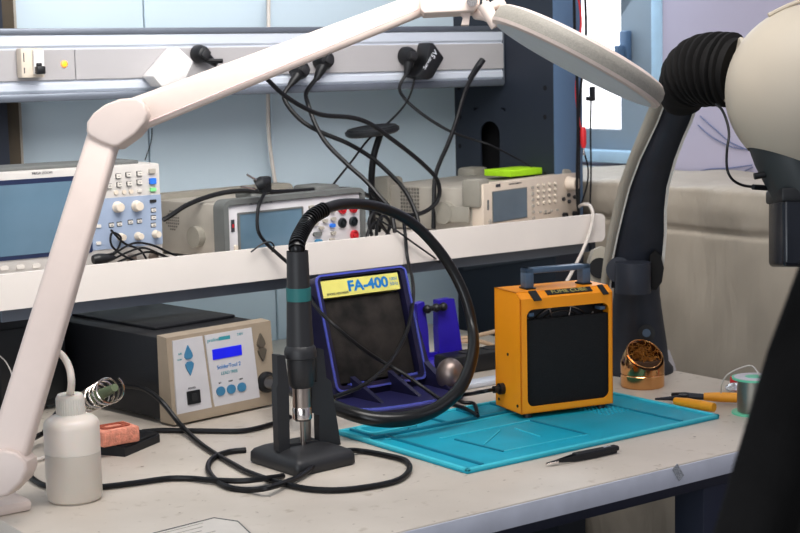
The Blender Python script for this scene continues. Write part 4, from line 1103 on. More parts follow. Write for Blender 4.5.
# lens head
ca = atd(494, 20, 2.36); cb = atd(660, 104, 2.30)
cen = (ca+cb)/2; maj = (cb-ca).normalized(); vw = ray(577, 60).normalized(); vw = (vw-maj*vw.dot(maj)).normalized()
upn = vw.cross(maj).normalized()
if upn.z < 0: upn = -upn
eps = math.radians(5.5); nrm = (upn*math.cos(eps)+vw*math.sin(eps)).normalized(); oth = nrm.cross(maj).normalized()
RR = (cb-ca).length/2
TL = Matrix((maj, oth, nrm)).transposed().to_4x4(); TL.translation = cen-O
head = MB().lathe([(RR*.80, -.002), (RR*.97, -.003), (RR*.995, -.001), (RR*1.0, .009), (RR*.985, .018), (RR*.95, .0225)], 72, TL).build('lens_housing', 'lensband', ml)
MB().lathe([(RR*.965, .0205), (RR*.94, .0240), (RR*.86, .0270), (RR*.70, .028), (RR*.1, .028)], 72, TL).build('housing_top', 'lampwhite', ml)
MB().lathe([(RR*.93, -.0065), (RR*.985, -.005), (RR*1.0, -.0005), (RR*.9, .001)], 72, TL).build('light_ring', 'lampwhite', ml)
MB().lathe([(RR*.92, -.0070), (RR*.60, -.0085), (.001, -.009)], 60, TL).build('lens', mat('lens_diffuse', rgb(190, 198, 204), .45, var=.02), ml)

# ================================================================== MICROSCOPE (articulated stereo viewer)
bc0 = atz(637, 371)
ms = thing('stereo_microscope', 'large stereo viewing microscope with beige head and curved dark arm on the bench', 'microscope', (bc0.x, bc0.y, 0))
O = Vector((bc0.x, bc0.y, 0))
def MS(mb, name, m): return shift(mb, O).build(name, m, ms)
kd = 2.95/F
zz = lambda py: zat(O.x, O.y, py)
MB().lathe([(36*kd, 0), (36*kd, .008), (31.5*kd, .020), (30*kd, zz(345)), (26*kd, zz(318)), (23*kd, zz(295)), (22*kd, zz(268)), (18*kd, zz(262))], 48).build('base_column', 'darkarm', ms)
kc = O+Vector((0, 0, 0)); q = atd(646.5, 333, 2.885)
MS(MB().cyl(q, q+ray(646, 333).normalized()*.05, 8.5*kd, n=24), 'column_knob', 'blackplastic')
MS(MB().cyl(q-ray(646, 333).normalized()*.004, q, 4*kd, n=24), 'knob_cap', 'handlegrey')
def plate2(pix, dep, thick, name, m, bev=.004, dd=None):
    pts = [atd(p[0], p[1], p[2] if len(p) > 2 else dep) for p in pix]; n = ray(400, 266).normalized()
    bm = bmesh.new(); A_ = [bm.verts.new(p) for p in pts]; B_ = [bm.verts.new(p+n*thick) for p in pts]; N_ = len(pts)
    bm.faces.new(A_); bm.faces.new(B_[::-1])
    for i in range(N_): bm.faces.new((A_[i], B_[i], B_[(i+1) % N_], A_[(i+1) % N_]))
    bmesh.ops.triangulate(bm, faces=[f for f in bm.faces if len(f.verts) > 4])
    bmesh.ops.recalc_face_normals(bm, faces=bm.faces)
    return shift(MB().frombm(bm), O).build(name, m, ms)
# curved arm: strips between a left and a right guide curve (rows of pixel x at given y), deeper further down
rowsy = [78, 90, 105, 122, 140, 160, 187, 210, 235, 262, 288]
dep = [2.62, 2.63, 2.65, 2.68, 2.70, 2.73, 2.77, 2.80, 2.83, 2.86, 2.88]
Lo = [660, 656, 650, 643, 635.5, 627.5, 618, 613, 607.5, 603, 600]     # outer edge of the beige plate
Li = [668, 668, 664, 657.5, 649, 639.5, 629.5, 623.5, 617.5, 612, 610] # inner edge of the beige plate
Ro = [703, 701, 696, 690, 682, 674.5, 667, 664.5, 664.5, 662, 655]     # right edge of the dark fill
def strip(Lc, Rc, doff, thick, name, m, ptsx=2, bulge=0.0):
    n = ray(650, 180).normalized(); mb = MB(); R_ = len(rowsy); nx = 8
    vs = []
    for s_ in (0, 1):
        for i in range(R_):
            for j in range(nx+1):
                t = j/nx; x = Lc[i]+(Rc[i]-Lc[i])*t
                b = bulge*math.sin(PI*t)
                p = atd(x, rowsy[i], dep[i]+doff-(b if s_ == 0 else 0))+n*(thick if s_ else 0); vs.append(p)
    fs = []; A_ = lambda s_, i, j: s_*R_*(nx+1)+i*(nx+1)+j
    for i in range(R_-1):
        for j in range(nx):
            fs.append((A_(0, i, j), A_(0, i, j+1), A_(0, i+1, j+1), A_(0, i+1, j))); fs.append((A_(1, i, j), A_(1, i+1, j), A_(1, i+1, j+1), A_(1, i, j+1)))
        fs.append((A_(0, i, 0), A_(0, i+1, 0), A_(1, i+1, 0), A_(1, i, 0))); fs.append((A_(0, i, nx), A_(1, i, nx), A_(1, i+1, nx), A_(0, i+1, nx)))
    for j in range(nx): fs.append((A_(0, 0, j), A_(1, 0, j), A_(1, 0, j+1), A_(0, 0, j+1))); fs.append((A_(0, R_-1, j), A_(0, R_-1, j+1), A_(1, R_-1, j+1), A_(1, R_-1, j)))
    mb.add(vs, fs); return shift(mb, O).build(name, m, ms)
strip(Lo, Li, 0, .10, 'left_arm_plate', 'armgrey', bulge=.006)
strip([x-.8 for x in Li], [x+1.0 for x in Li], -.003, .02, 'arm_edge_trim', 'armedge')
strip([x-2 for x in Li], Ro, .012, .075, 'arm_cover', 'darkarm', bulge=.02)
Rp = Ro[:]
strip([x-.5 for x in Ro], [x+2.4 for x in Ro], -.008, .10, 'right_arm_plate', 'armedge')
# lower pads, pivots
plate2([(590, 262), (594, 250), (602, 246), (611, 250), (612, 284), (605, 290), (597, 288), (591, 280)], 2.89, .05, 'arm_foot', 'armgrey')
d_ = ray(599, 268).normalized(); q = atd(599.5, 268, 2.885); MS(MB().cyl(q-d_*.001, q+d_*.03, 10*kd, n=28), 'pivot_hole', 'hole')
q = atd(619, 270, 2.85); MS(MB().cyl(q, q+d_*.03, 12.5*kd, n=28), 'pivot_washer', 'darkarm')
q = atd(633, 262, 2.83); MS(MB().cyl(q+Vector((0, 0, -.055)), q+Vector((0, 0, .0)), 17*kd, n=32), 'arm_knuckle', 'darkarm')
plate2([(650, 256), (655, 250), (661, 256), (664, 268), (662, 282), (656, 290), (650, 288)], 2.84, .05, 'arm_pad', 'bellows')
# bellows
bp = [(683, 104, 2.62), (683, 90, 2.60), (690, 77, 2.57), (704, 70, 2.54), (720, 69, 2.51), (737, 71, 2.49)]
bpts = [atd(*p) for p in bp]
MS(MB().tube(bpts, [.032, .041, .046, .049, .051, .051], n=28, sub=6), 'bellows_core', 'bellows')
rb = MB()
pth = [atd(*p) for p in ((689, 79, 2.575), (694, 75, 2.56), (700, 72, 2.548), (706, 70, 2.536), (712, 69.3, 2.525), (718, 69, 2.515), (724, 69.5, 2.507), (730, 70, 2.50))]
for i, p in enumerate(pth):
    t = math.radians(38-7*i) if i < 5 else 0
    d = (pth[min(i+1, 7)]-pth[max(i-1, 0)]).normalized()
    rr = (.050, .054, .0575, .0585, .059, .059, .059, .059)[i]
    rb.lathe([(rr-.006, -.005), (rr, -.0022), (rr, .0022), (rr-.006, .005)], 32, Matrix.Translation(p) @ d.to_track_quat('Z', 'Y').to_matrix().to_4x4())
MS(rb, 'bellows_ribs', 'bellows')
# head : egg shaped shell, lower dark skirt, lens barrel
hc = atd(818, 91, 2.42); kh = 2.42/F
rgt = (ROT @ Vector((1, 0, 0))).normalized(); fwd = ray(400, 266).normalized(); upv = rgt.cross(fwd)
TH = Matrix((rgt, fwd, upv)).transposed().to_4x4(); TH.translation = hc
mb = MB(); mb.ellipsoid((0, 0, 0), (92*kh, 80*kh, 88*kh), 56, 36)
bm = bmesh.new(); vsx = [bm.verts.new(v) for v in mb.v]
for f in mb.f: bm.faces.new([vsx[i] for i in f])
bmesh.ops.remove_doubles(bm, verts=bm.verts, dist=1e-6)
pnc = Vector((.36, 0, 1)).normalized(); bmc = bm.copy()
co = Vector((-70*kh, 0, -57*kh))
bmesh.ops.bisect_plane(bm, geom=list(bm.verts)+list(bm.edges)+list(bm.faces), plane_co=co, plane_no=pnc, clear_inner=True)
shift(MB().frombm(bm, TH), O).build('head_shell', 'headbeige', ms)
bmesh.ops.bisect_plane(bmc, geom=list(bmc.verts)+list(bmc.edges)+list(bmc.faces), plane_co=co, plane_no=pnc, clear_outer=True)
bmc.free()
sk = MB()
pr = [((-69, -56), (20, -85)), ((-62, -75), (28, -97)), ((-46, -106), (38, -112)), ((-43, -112), (40, -117))]
rows = []; nS = 40; vs = []; fs = []
for (a1, a2) in pr:
    cx = (a1[0]+a2[0])/2; cz = (a1[1]+a2[1])/2; hx = (a2[0]-a1[0])/2; hz_ = (a2[1]-a1[1])/2
    for k_ in range(nS):
        t = 2*PI*k_/nS; vs.append(((cx+hx*math.cos(t))*kh, hx*.86*math.sin(t)*kh, (cz+hz_*math.cos(t))*kh))
for i in range(len(pr)-1):
    for k_ in range(nS): fs.append((i*nS+k_, i*nS+(k_+1) % nS, (i+1)*nS+(k_+1) % nS, (i+1)*nS+k_))
fs.append(tuple((len(pr)-1)*nS+k_ for k_ in range(nS)))
sk.add(vs, fs, TH); MS(sk, 'head_skirt', 'headdark')
MS(MB().box(-42*kh, 40*kh, -30*kh, 36*kh, -176*kh, -100*kh, bev=.008, seg=4, T=TH), 'lens_barrel', 'barrel')
MS(MB().box(-44*kh, 42*kh, -32*kh, 38*kh, -112*kh, -98*kh, bev=.004, T=TH), 'barrel_ring', 'blackplastic')
MS(MB().cyl(TH @ Vector((-66*kh, -10*kh, -86*kh)), TH @ Vector((-55*kh, -10*kh, -84*kh)), .005), 'skirt_button', 'blackplastic')
q0 = atd(734, 70, 2.475); q1 = atd(746, 72.5, 2.475)
TR = Matrix.Translation(q0) @ (q1-q0).to_track_quat('Z', 'Y').to_matrix().to_4x4()
MS(MB().lathe([(.049, -.004), (.0515, -.002), (.0515, .004), (.049, .014), (.045, .014)], 40, TR), 'neck_ring', 'headbeige')
MS(MB().tube([TH @ Vector((-52*kh, -10*kh, 74*kh)), TH @ Vector((-20*kh, -10*kh, 88*kh)), TH @ Vector((20*kh, -10*kh, 91*kh))], .0035, n=8), 'top_rim', 'headbeige')
cable('microscope_cord', 'thin black cord hanging from the bellows to the microscope head', [atd(716, 104, 2.47), atd(722, 110, 2.45), atd(727, 122, 2.43), atd(729, 135, 2.42), atd(727, 150, 2.41), atd(727, 168, 2.41), atd(732, 179, 2.41), atd(742, 185, 2.42), atd(755, 187, 2.42), atd(768, 188, 2.43)], .0021)
mb = MB().cyl(atd(753, 187, 2.415), atd(768, 188, 2.43), .0042, n=14); tag(mb.build('cord_plug', 'blackplastic'), 'small black jack plug at the side of the microscope head', 'plug')

# ================================================================== CHAIR (right foreground)
YC = .62
cpix = [(791, 262), (759, 348), (733, 436), (704, 533)]
cp = [aty(px, py, YC) for px, py in cpix]
ch = thing('office_chair', 'black fabric office chair with its back turned in the right foreground', 'chair', (.93, .62, FZ))
Oc = Vector(ch.location)
# back outline in x,z at plane YC : left edge from the traced points, mirrored to the right
ed = [(p.x, p.z) for p in cp]
dx = (ed[3][0]-ed[2][0])/(ed[3][1]-ed[2][1])
left = [(ed[0][0]+.075, ed[0][1]+.075), (ed[0][0]+.035, ed[0][1]+.06), (ed[0][0]+.012, ed[0][1]+.03)]+ed+[(ed[3][0]-.03, ed[3][1]-.10), (ed[3][0]-.03, ed[3][1]-.22), (ed[3][0]+.0, ed[3][1]-.28), (ed[3][0]+.05, ed[3][1]-.30)]
xm = .93
right = [(2*xm-x, z) for x, z in left[::-1]]
outl = left+right
def inset(poly, d):
    cxx = sum(p[0] for p in poly)/len(poly); czz = sum(p[1] for p in poly)/len(poly)
    return [(x+(cxx-x)*d/abs(cxx-x) if abs(cxx-x) > d*1.01 else x, z+(czz-z)*d*.9/max(abs(czz-z), .2)) for x, z in poly]
bm = bmesh.new()
def slab(poly, y0, y1, bev):
    bm = bmesh.new(); A_ = [bm.verts.new((x, y0, z)) for x, z in poly]; B_ = [bm.verts.new((x, y1, z)) for x, z in poly]; N_ = len(poly)
    fa = bm.faces.new(A_); fb = bm.faces.new(B_[::-1])
    for i in range(N_): bm.faces.new((A_[i], B_[i], B_[(i+1) % N_], A_[(i+1) % N_]))
    bmesh.ops.recalc_face_normals(bm, faces=bm.faces)
    bmesh.ops.bevel(bm, geom=[e for e in fa.edges]+[e for e in fb.edges], offset=bev, segments=4, profile=.5, affect='EDGES')
    return MB().frombm(bm)
shift(slab(outl, YC-.045, YC, .012), Oc).build('backrest', 'chairframe', ch)
shift(slab(inset(outl, .024), YC-.052, YC-.02, .010), Oc).build('back_padding', 'chair', ch)
MB().box(-.24, .24, .03, .50, .44, .51, bev=.025, seg=4).build('seat', 'chair', ch)
MB().tube([(0, .02, .95), (0, -.02, .62), (0, .03, .46), (0, .20, .43)], .022, n=12).build('back_support', 'chairframe', ch)
MB().cyl((0, .26, .10), (0, .26, .44), .028).build('gas_column', 'chairframe', ch)
for i in range(5):
    a_ = 2*PI*i/5+.3; e = Vector((.28*math.cos(a_), .26+.28*math.sin(a_), .065))
    l = MB().tube([(0, .26, .11), tuple(e)], [.024, .016], n=10, smooth=False).build('leg', 'chairframe', ch)
    MB().cyl((e.x-.012, e.y, .028), (e.x+.012, e.y, .028), .028).build('caster', 'chairframe', l)

# ================================================================== PLUGS AND ADAPTERS ON THE RAIL
fy = RY-.006
# white angular adapter
def adapter(name, label, pix, side_off, m, y0, thick, cat, letters=None, par=None):
    pts = [aty(px, py, y0) for px, py in pix]; cx = sum(p.x for p in pts)/len(pts); cz = min(p.z for p in pts)
    o = thing(name, label, cat, (cx, y0+thick, cz))
    bm = bmesh.new(); A_ = [bm.verts.new((p.x-cx, -thick, p.z-cz)) for p in pts]; B_ = [bm.verts.new((p.x-cx, 0, p.z-cz)) for p in pts]; N_ = len(pts)
    fa = bm.faces.new(A_); bm.faces.new(B_[::-1])
    for i in range(N_): bm.faces.new((A_[i], B_[i], B_[(i+1) % N_], A_[(i+1) % N_]))
    bmesh.ops.recalc_face_normals(bm, faces=bm.faces)
    bmesh.ops.bevel(bm, geom=list(bm.edges), offset=.003, segments=2, profile=.5, affect='EDGES')
    MB().frombm(bm).build('housing', m, o)
    return o
wa = adapter('power_adapter', 'white block power adapter plugged askew into the aluminium rail', [(153, 76), (178, 47), (194, 61), (186, 79), (162, 87)], 0, 'whiteplastic', fy-.045, .045, 'power adapter')
MB().box(-.006, .006, -.006, .012, -.010, .006, bev=.002).build('cord_exit', 'whiteplastic', wa)
ba = adapter('power_adapter', 'black power adapter with white handwriting plugged into the rail', [(425, 66), (417, 77), (428, 80), (433, 78), (444.5, 58), (434, 43), (430, 42.5)], 0, 'blackplastic', fy-.042, .042, 'power adapter')
def wr(s_, px, py, size, rot): 
    p = aty(px, py, fy-.0425); text(s_, size, 'text_white', ba, Matrix.Translation(Vector((p.x, p.y, p.z))-ba.location) @ Matrix.Rotation(math.radians(rot), 4, 'Y') @ Matrix.Rotation(PI/2, 4, 'X'))
wr('5V', 434.5, 54.5, .016, -52); wr('Server', 427.5, 63, .0115, -52)
def plug(name, label, px, py, ang, scale=1.0, group=None, m='blackplastic'):
    """round-backed angled mains plug; ang = direction (deg, image sense) its cord leaves"""
    p = aty(px, py, fy); o = thing(name, label, 'plug', tuple(p), 0, group)
    T = Matrix.Rotation(PI/2, 4, 'X'); r = .0185*scale
    MB().lathe([(r*1.05, 0), (r*1.05, .010), (r*.95, .018), (r*.75, .026), (r*.3, .029), (.0005, .0295)], 28, T).build('plug_body', m, o)
    a_ = math.radians(ang); d = Vector((math.cos(a_), 0, math.sin(a_)))
    MB().tube([Vector((0, -.016, 0)), d*r+Vector((0, -.016, 0)), d*r*2.2+Vector((0, -.015, 0))], [.011*scale, .010*scale, .0055], n=14, smooth=False).build('cord_sleeve', m, o)
    MB().box(-.008, .008, -.033, -.024, -.009, .009, bev=.002, T=Matrix.Rotation(-a_, 4, 'Y')).build('grip', 'handle', o)
    return o
def cord0(px, py, ang, scale=1.0):
    a_ = math.radians(ang); return aty(px, py, fy)+Vector((math.cos(a_), 0, math.sin(a_)))*.0185*scale*2.0+Vector((0, -.015, 0))
plug('mains_plug', 'dark green-black mains plug in the rail, first right of the lamp arm', 297, 70, -133)
plug('mains_plug', 'black mains plug with long sleeve in the rail, over the round disc', 321, 60, -121, 1.1)
plug('mains_plug', 'round black mains plug in the rail beside the black adapter', 405, 56, -102, 1.0)
plug('mains_plug', 'black mains plug partly hidden by the lamp arm beside the white adapter', 198, 54, -35, .9)
cable('plug_cord', 'short black cord stub from the plug beside the white adapter', [aty(203, 60, fy-.02), aty(212, 61, fy-.03), aty(223, 61, fy-.04)], .0045)

# ================================================================== CABLES ABOVE THE SHELF
yA = 2.66
cable('power_cable', 'black power cable from the green-black plug curving down behind the hose', [cord0(297, 70, -133)]+PY([(284, 98), (299.5, 119), (320.5, 132), (347, 143), (370.5, 157), (388, 172), (403, 188), (412, 204), (418, 222), (420, 246)], y0=2.675, y1=2.50), .0045)
cable('power_cable', 'black power cable dropping from the long-sleeved plug to the shelf', [cord0(321, 60, -121, 1.1)]+PY([(306.5, 92), (308, 104), (316.6, 127), (328, 145), (347, 164), (365, 180), (379, 196), (390, 210), (395, 232)], y0=2.675, y1=2.47), .0045)
cable('loose_cable', 'thick black cable with a loose end looping down right of the multimeter', PY([(265, 77), (284, 95), (305, 108), (323, 115), (352, 117.6), (370.5, 124), (389, 137), (407, 150.5), (423, 164), (436, 178), (439.5, 192), (435, 204), (422, 213), (405, 215), (390, 210), (378, 200), (370, 190)], y0=2.53, y1=2.53), .0045)
le = cable('hanging_cable', 'thick black cable rising to a sleeved loose end in front of the rail', PY([(483, 60), (474, 74), (465, 92), (456, 122), (448, 144), (440, 162), (435, 178), (434, 200), (433.5, 229)], y0=2.62, y1=2.55), .0046)
mb = MB().tube(PY([(482.5, 60), (477, 68), (470, 79)], y0=2.62, y1=2.617), [.0072, .0072, .006], n=14, smooth=False)
tag(mb.build('cable_sleeve', 'blackplastic'), 'black sleeve on the loose upper cable end near the dark column', 'cable sleeve')
cable('adapter_cord', 'thin black cord running down from the black power adapter', PY([(415, 76), (411, 92.6), (402, 108.4), (383.7, 127), (368, 140), (352, 161), (336, 181), (330, 190)], y0=2.67, y1=2.56), .0022)
cable('plug_cord', 'black cord swinging right from the round plug towards the function generator', [cord0(405, 56, -102)]+PY([(399.5, 87), (405, 99), (420, 112.4), (437, 124), (454, 133), (475, 140), (490, 145), (514, 157), (532, 167)], y0=2.675, y1=2.50), [.0034]*5+[.003, .0024, .002, .0018, .0018])
cable('wall_cable', 'off-white cable running vertically down the blue back panel', PY([(268.5, -4), (268.5, 40), (268, 100), (268.5, 130), (271, 155), (275, 182), (278, 200)], y=2.845), .0042, m='whitecable')
cable('thin_wire', 'hair-thin dark wire hanging behind the oscilloscope', PY([(152, 128), (151, 142), (145, 160)], y=WY-.006), .0009)
# disc head on a stalk
dk_ = thing('disc_gooseneck', 'dark round disc head on a black stalk behind the multimeter', 'stalk lamp', tuple(aty(373, 229, 2.62)))
Od = Vector(dk_.location)
shift(MB().tube(PY([(373, 229), (372, 200), (371.5, 178), (374, 155), (381, 132)], y0=2.62, y1=2.60), .0068, n=12), Od).build('stalk', 'cable', dk_)
ca, cb = aty(350, 136, 2.60), aty(394, 127, 2.60); cen = (ca+cb)/2; mj = (cb-ca).normalized(); vw = ray(371, 131).normalized(); vw = (vw-mj*vw.dot(mj)).normalized(); un = vw.cross(mj).normalized()
if un.z < 0: un = -un
nn_ = (un*math.cos(.13)-vw*math.sin(.13)).normalized(); ot = nn_.cross(mj); TD = Matrix((mj, ot, nn_)).transposed().to_4x4(); TD.translation = cen-Od
rd = (cb-ca).length/2
MB().lathe([(rd*.9, -.006), (rd, -.002), (rd, .004), (rd*.92, .007)], 40, TD).build('disc_head', 'blackplastic', dk_)
MB().lathe([(rd*.94, .0065), (rd*.90, .0088), (rd*.80, .0075)], 40, TD).build('disc_rim', 'blackplastic', dk_)
MB().cyl(aty(391, 129, 2.57)-Od, aty(397, 127.5, 2.57)-Od, .006).build('rim_stub', 'steelbright', dk_)  # short bright steel cylinder at the right edge of the disc
# long thick cable draped on the multimeter
cable('draped_cable', 'thick black cable draped over the top of the multimeter', [aty(163, 220, 2.50), aty(170, 216, 2.50), aty(189, 204, 2.51), aty(216, 194.5, 2.52), aty(240, 191, 2.52), aty(270, 192, 2.52), aty(300, 191, 2.53), aty(330, 189, 2.54), aty(355, 190, 2.54), aty(368, 196, 2.56)], .0045)
# loose europlug with two pins
pp = aty(263, 184, 2.425)
ep = thing('loose_plug', 'loose black two-pin plug resting on top of the multimeter', 'plug', tuple(pp))
shift(MB().tube([aty(256, 186, 2.425), aty(262, 183, 2.42), aty(268, 181, 2.42)], [.011, .0125, .008], n=14, smooth=False), pp).build('plug_body', 'blackplastic', ep)
shift(MB().box(pp.x-.010, pp.x+.012, pp.y-.012, pp.y+.004, pp.z-.016, pp.z+.014, bev=.004), pp).build('grip', 'blackplastic', ep)
for a_, b_ in (((256, 180), (247, 174.5)), ((255, 189), (241, 186.5))):
    p1, p2 = aty(*a_, 2.42), aty(*b_, 2.42); d = (p2-p1)
    shift(MB().cyl(p1, p1+d*.35, .0022).cyl(p1+d*.35, p2, .0018), pp).build('pin', 'steelbright', ep)
cable('plug_cord', 'black cord hanging from the loose two-pin plug down to the bench', 
      [aty(268, 188, 2.42), aty(262, 198, 2.41), aty(258, 210, 2.40), aty(258, 230, 2.392), aty(266, 243, 2.39), aty(280, 256, 2.38), aty(297, 272, 2.36), aty(308, 292, 2.30), aty(316, 307, 2.25), aty(332.5, 324, 2.20), aty(359, 346, 2.18), aty(381, 361, 2.17), aty(404, 374, 2.14), aty(424, 388, 2.11), atz(445, 402, .012), atz(464, 408, .012), atz(478, 416, .012)], .0032)
tg_ = MB().tube([aty(251, 252, 2.388), aty(262, 244, 2.385), aty(270, 242, 2.382), aty(274, 246, 2.384), aty(272, 252, 2.388)], .0015, n=6)
tag(tg_.build('twist_tie', 'cable'), 'black twist tie round the cord below the multimeter screen', 'twist tie')
cable('shelf_cord', 'black cord hanging over the shelf edge and past the fume extractor', [aty(403, 216, 2.45), aty(405, 232, 2.40), aty(407.5, 258, 2.385), aty(412.5, 280, 2.33), aty(413, 300, 2.26), aty(408, 328, 2.20), aty(398, 350, 2.17), aty(384, 369, 2.12), aty(362, 386, 2.08), aty(334, 397, 2.06)], .0034)
cable('signal_wire', 'thin black cord crossing the white shelf lip behind the hose', [aty(376, 218, 2.44), aty(397, 231, 2.392), aty(415, 244, 2.390), aty(432, 256, 2.392), aty(440, 262, 2.42)], .0018)
# clump of black leads right of the multimeter
for i, l in enumerate(([(372, 236), (369, 222), (374, 213), (381, 217), (379, 232)], [(376, 240), (378, 222), (384, 216), (390, 224), (386, 237)], [(366, 240), (370, 228), (378, 222), (385, 230), (392, 238)])):
    cable('test_lead', 'short black test lead bunched at the right side of the multimeter', PY(l, y0=2.44, y1=2.46), .0034, group='black leads bunched beside the multimeter', cat='test lead')
# cream cable plugged into the generator
cable('signal_cable', 'cream signal cable looping from the function generator down behind the orange box', [gO+gR @ Vector((gfx(576, 208)[0], -.004, gfx(576, 208)[1])), aty(583, 204.5, 2.44), aty(590, 206, 2.40), aty(593, 216, 2.388), aty(590, 232, 2.388), aty(583, 250, 2.38), aty(573, 270, 2.36), aty(562, 290, 2.34)], .0036, m='whitecable')
# test leads hung at the end of the column
g2 = 'test leads hanging beside the dark column'
for i, (l, m, lab) in enumerate((
    ([(574, -5), (575, 40), (577, 80), (578, 130), (577, 190), (579, 215)], 'cable', 'black test lead hanging closest along the dark column'),
    ([(578, -5), (581, 20), (579, 45), (576, 90), (579, 120), (582, 130)], 'redplastic', 'red test lead hanging beside the dark column with a red plug'),
    ([(585, -5), (586, 30), (584, 60), (580, 100), (579, 160), (579, 205)], 'cable', 'black test lead crossing behind the red one at the window'),
    ([(591, 100), (590.5, 130), (591, 170), (590, 208)], 'cable', 'black test lead with an angled clip hanging before the window'),
    ([(584, 152), (588, 168), (587, 185), (581, 205)], 'cable', 'thin dark lead leaving the red banana plug'))):
    cable('test_lead', lab, PY(l, y=2.50+.005*i), (.0032, .0022, .0026, .0018, .0018)[i], m=m, cat='test lead')
def ban(px, py0, py1, m, nm, lab):
    a_, b_ = aty(px, py0, 2.495), aty(px+.5, py1, 2.495)
    o = thing(nm, lab, 'banana plug', tuple(b_)); d = b_-a_
    shift(MB().tube([a_, a_+d*.2, a_+d*.8, b_], [.0045, .0068, .0065, .004], n=12, smooth=False), b_).build('grip', m, o)
    shift(MB().cyl(b_, b_+d*.35, .0022), b_).build('tip', 'steelbright', o)
ban(583, 127, 148, 'redplastic', 'banana_plug', 'red banana plug hanging beside the dark column')
a_ = aty(592, 95, 2.515); 
o = thing('probe_clip', 'small black angled clip hanging in front of the bright window', 'clip', tuple(a_))
shift(MB().box(a_.x-.004, a_.x+.006, a_.y-.005, a_.y+.005, a_.z-.013, a_.z+.018, bev=.002), a_).build('clip_body', 'blackplastic', o)
shift(MB().box(a_.x-.016, a_.x+.0, a_.y-.004, a_.y+.004, a_.z-.012, a_.z-.003, bev=.002), a_).build('clip_jaw', 'blackplastic', o)
# thin blue wires on the right wall
for l, lab in (([(700, 116), (716, 130), (730, 142), (748, 150)], 'thin blue wire sagging across the wall, highest of the strands'), ([(698, 125), (712, 137), (732, 147), (748, 149)], 'thin blue wire sagging across the wall, just under the top strand'),
               ([(752, 165), (730, 168), (710, 169), (696, 172)], 'thin blue wire on the wall above the cover sheet, straight strand'), ([(696, 172), (706, 177), (722, 179), (738, 174), (753, 167)], 'thin blue wire on the wall above the cover sheet, bowed strand')):
    cable('thin_wire', lab, [atx(px, py, WX-.004) for px, py in l], .0013, m='thinblue', cat='wire')

# ================================================================== CABLES ON THE BENCH
r4 = .0046
def TZ(l, z=None): return [atz(p[0], p[1], (p[2] if len(p) > 2 else r4)) for p in l]
cable('coiled_cable', 'long black cable making a loop round the hot-air gun stand', [atd(96, 392, 2.66), atd(118, 386, 2.64), atd(141, 388, 2.60), atd(160, 400, 2.56)]+TZ([(182.6, 427, .012), (205.5, 447.5), (240, 468), (248, 472), (264, 478), (282.5, 483.5), (309, 489), (340, 490), (374, 486), (398, 480), (409, 470.5), (406, 461), (387.5, 455.5), (361, 451), (345, 451, .012), (322, 459, .014), (303.5, 474, .007), (288, 481.5, .007), (269, 487.5, .012), (250, 490), (230, 487.6), (217, 481), (208, 469), (213, 458), (228, 452), (246, 450)]), .0042)
cable('bench_cable', 'black cable running from behind the wash bottle to the gun stand', TZ([(20, 466), (27, 474), (39, 483), (51, 486.6), (75, 488.5), (105, 486.6), (135, 483), (168, 478.5), (192, 478.5), (210, 480, .006), (240, 481, .009), (262, 479, .010), (283, 476)]), .0042)
cable('bench_cable', 'black cable lying in front of the soldering station', TZ([(142, 432), (158, 430.5), (180, 430.5), (210, 431), (240, 431), (258, 428), (275, 423), (290, 417)]), .0042)
cable('white_cord', 'short white cord loop between the lamp base and the wash bottle', TZ([(22, 457), (30, 460), (40, 458.7), (48, 455), (56, 449)], .003), .0026, m='whitecable')
cable('filter_cord', 'black cord plugged into the side of the orange filter box', [oO+oR @ Vector((-.016, oD*.70, .040)), oO+oR @ Vector((-.035, oD*.75, .038)), atz(470, 394, .02), atz(455, 396, .012), atz(462, 402, .010), atz(474, 404, .009), atz(477, 414, .009)], .0034)
cable('beige_cable', 'beige cable crossing behind the vise, upper one', [aty(456, 339, 2.50), aty(470, 337, 2.50), aty(484, 334, 2.50), aty(500, 330, 2.50)], .0045, m='beigecable')
cable('beige_cable', 'beige cable crossing behind the vise, lower one', [aty(456, 342, 2.46), aty(472, 341, 2.46), aty(486, 343, 2.46), aty(500, 349, 2.46)], .0045, m='beigecable')
# clutter behind: dark power strip with a silver bar, black device box, silver tray
o = thing('power_strip', 'black power strip lying in the shade behind the orange box', 'power strip', tuple(atz(470, 374)))
MB().box(-.04, .20, 0, .06, 0, .035, bev=.005).build('strip_body', 'blackplastic', o)
for x_ in (.02, .08): MB().lathe([(.019, .035), (.019, .037), (.017, .037), (.017, .0355)], 24, Matrix.Translation((x_, .03, 0))).build('socket', 'handle', o)
o = thing('metal_tray', 'shallow silver metal tray behind the turquoise mat', 'metal tray', tuple(atz(462, 391)))
MB().box(0, .14, 0, .035, 0, .010, bev=.003).build('tray', 'alu', o)
o = MB(); b0 = atz(0, 392); 
db = thing('black_device_case', 'black device case in the shade under the left end of the shelf', 'device case', (1.02, 2.52, 0))
MB().box(0, .135, 0, .28, .008, .165, bev=.005).build('case', 'blackmetal', db)
MB().box(.01, .125, -.006, 0, .02, .15, bev=.003).build('front_panel', 'blackplastic', db)
for x_ in (.01, .105):
    for y_ in (.02, .24): MB().box(x_, x_+.02, y_, y_+.02, 0, .009, bev=.002).build('foot', 'rubberdark', db)
cable('shade_cord', 'thin pale cord hanging before the black device case', [aty(0, 356, 2.50), aty(6, 362, 2.49), aty(11, 372, 2.48), aty(13, 382, 2.47)], .0012, m='whitecable')
cable('back_cable', 'black cable bending over behind the lamp arm', [atz(30, 440, .02), atz(44, 432, .02), atz(52, 420, .06), atz(62, 408, .06), atz(78, 402, .06)], .0042)
cable('hanging_cable', 'black cable dropping from the shelf behind the soldering station', PY([(143, 300), (141, 306), (142, 315)], y=2.60), .0045)
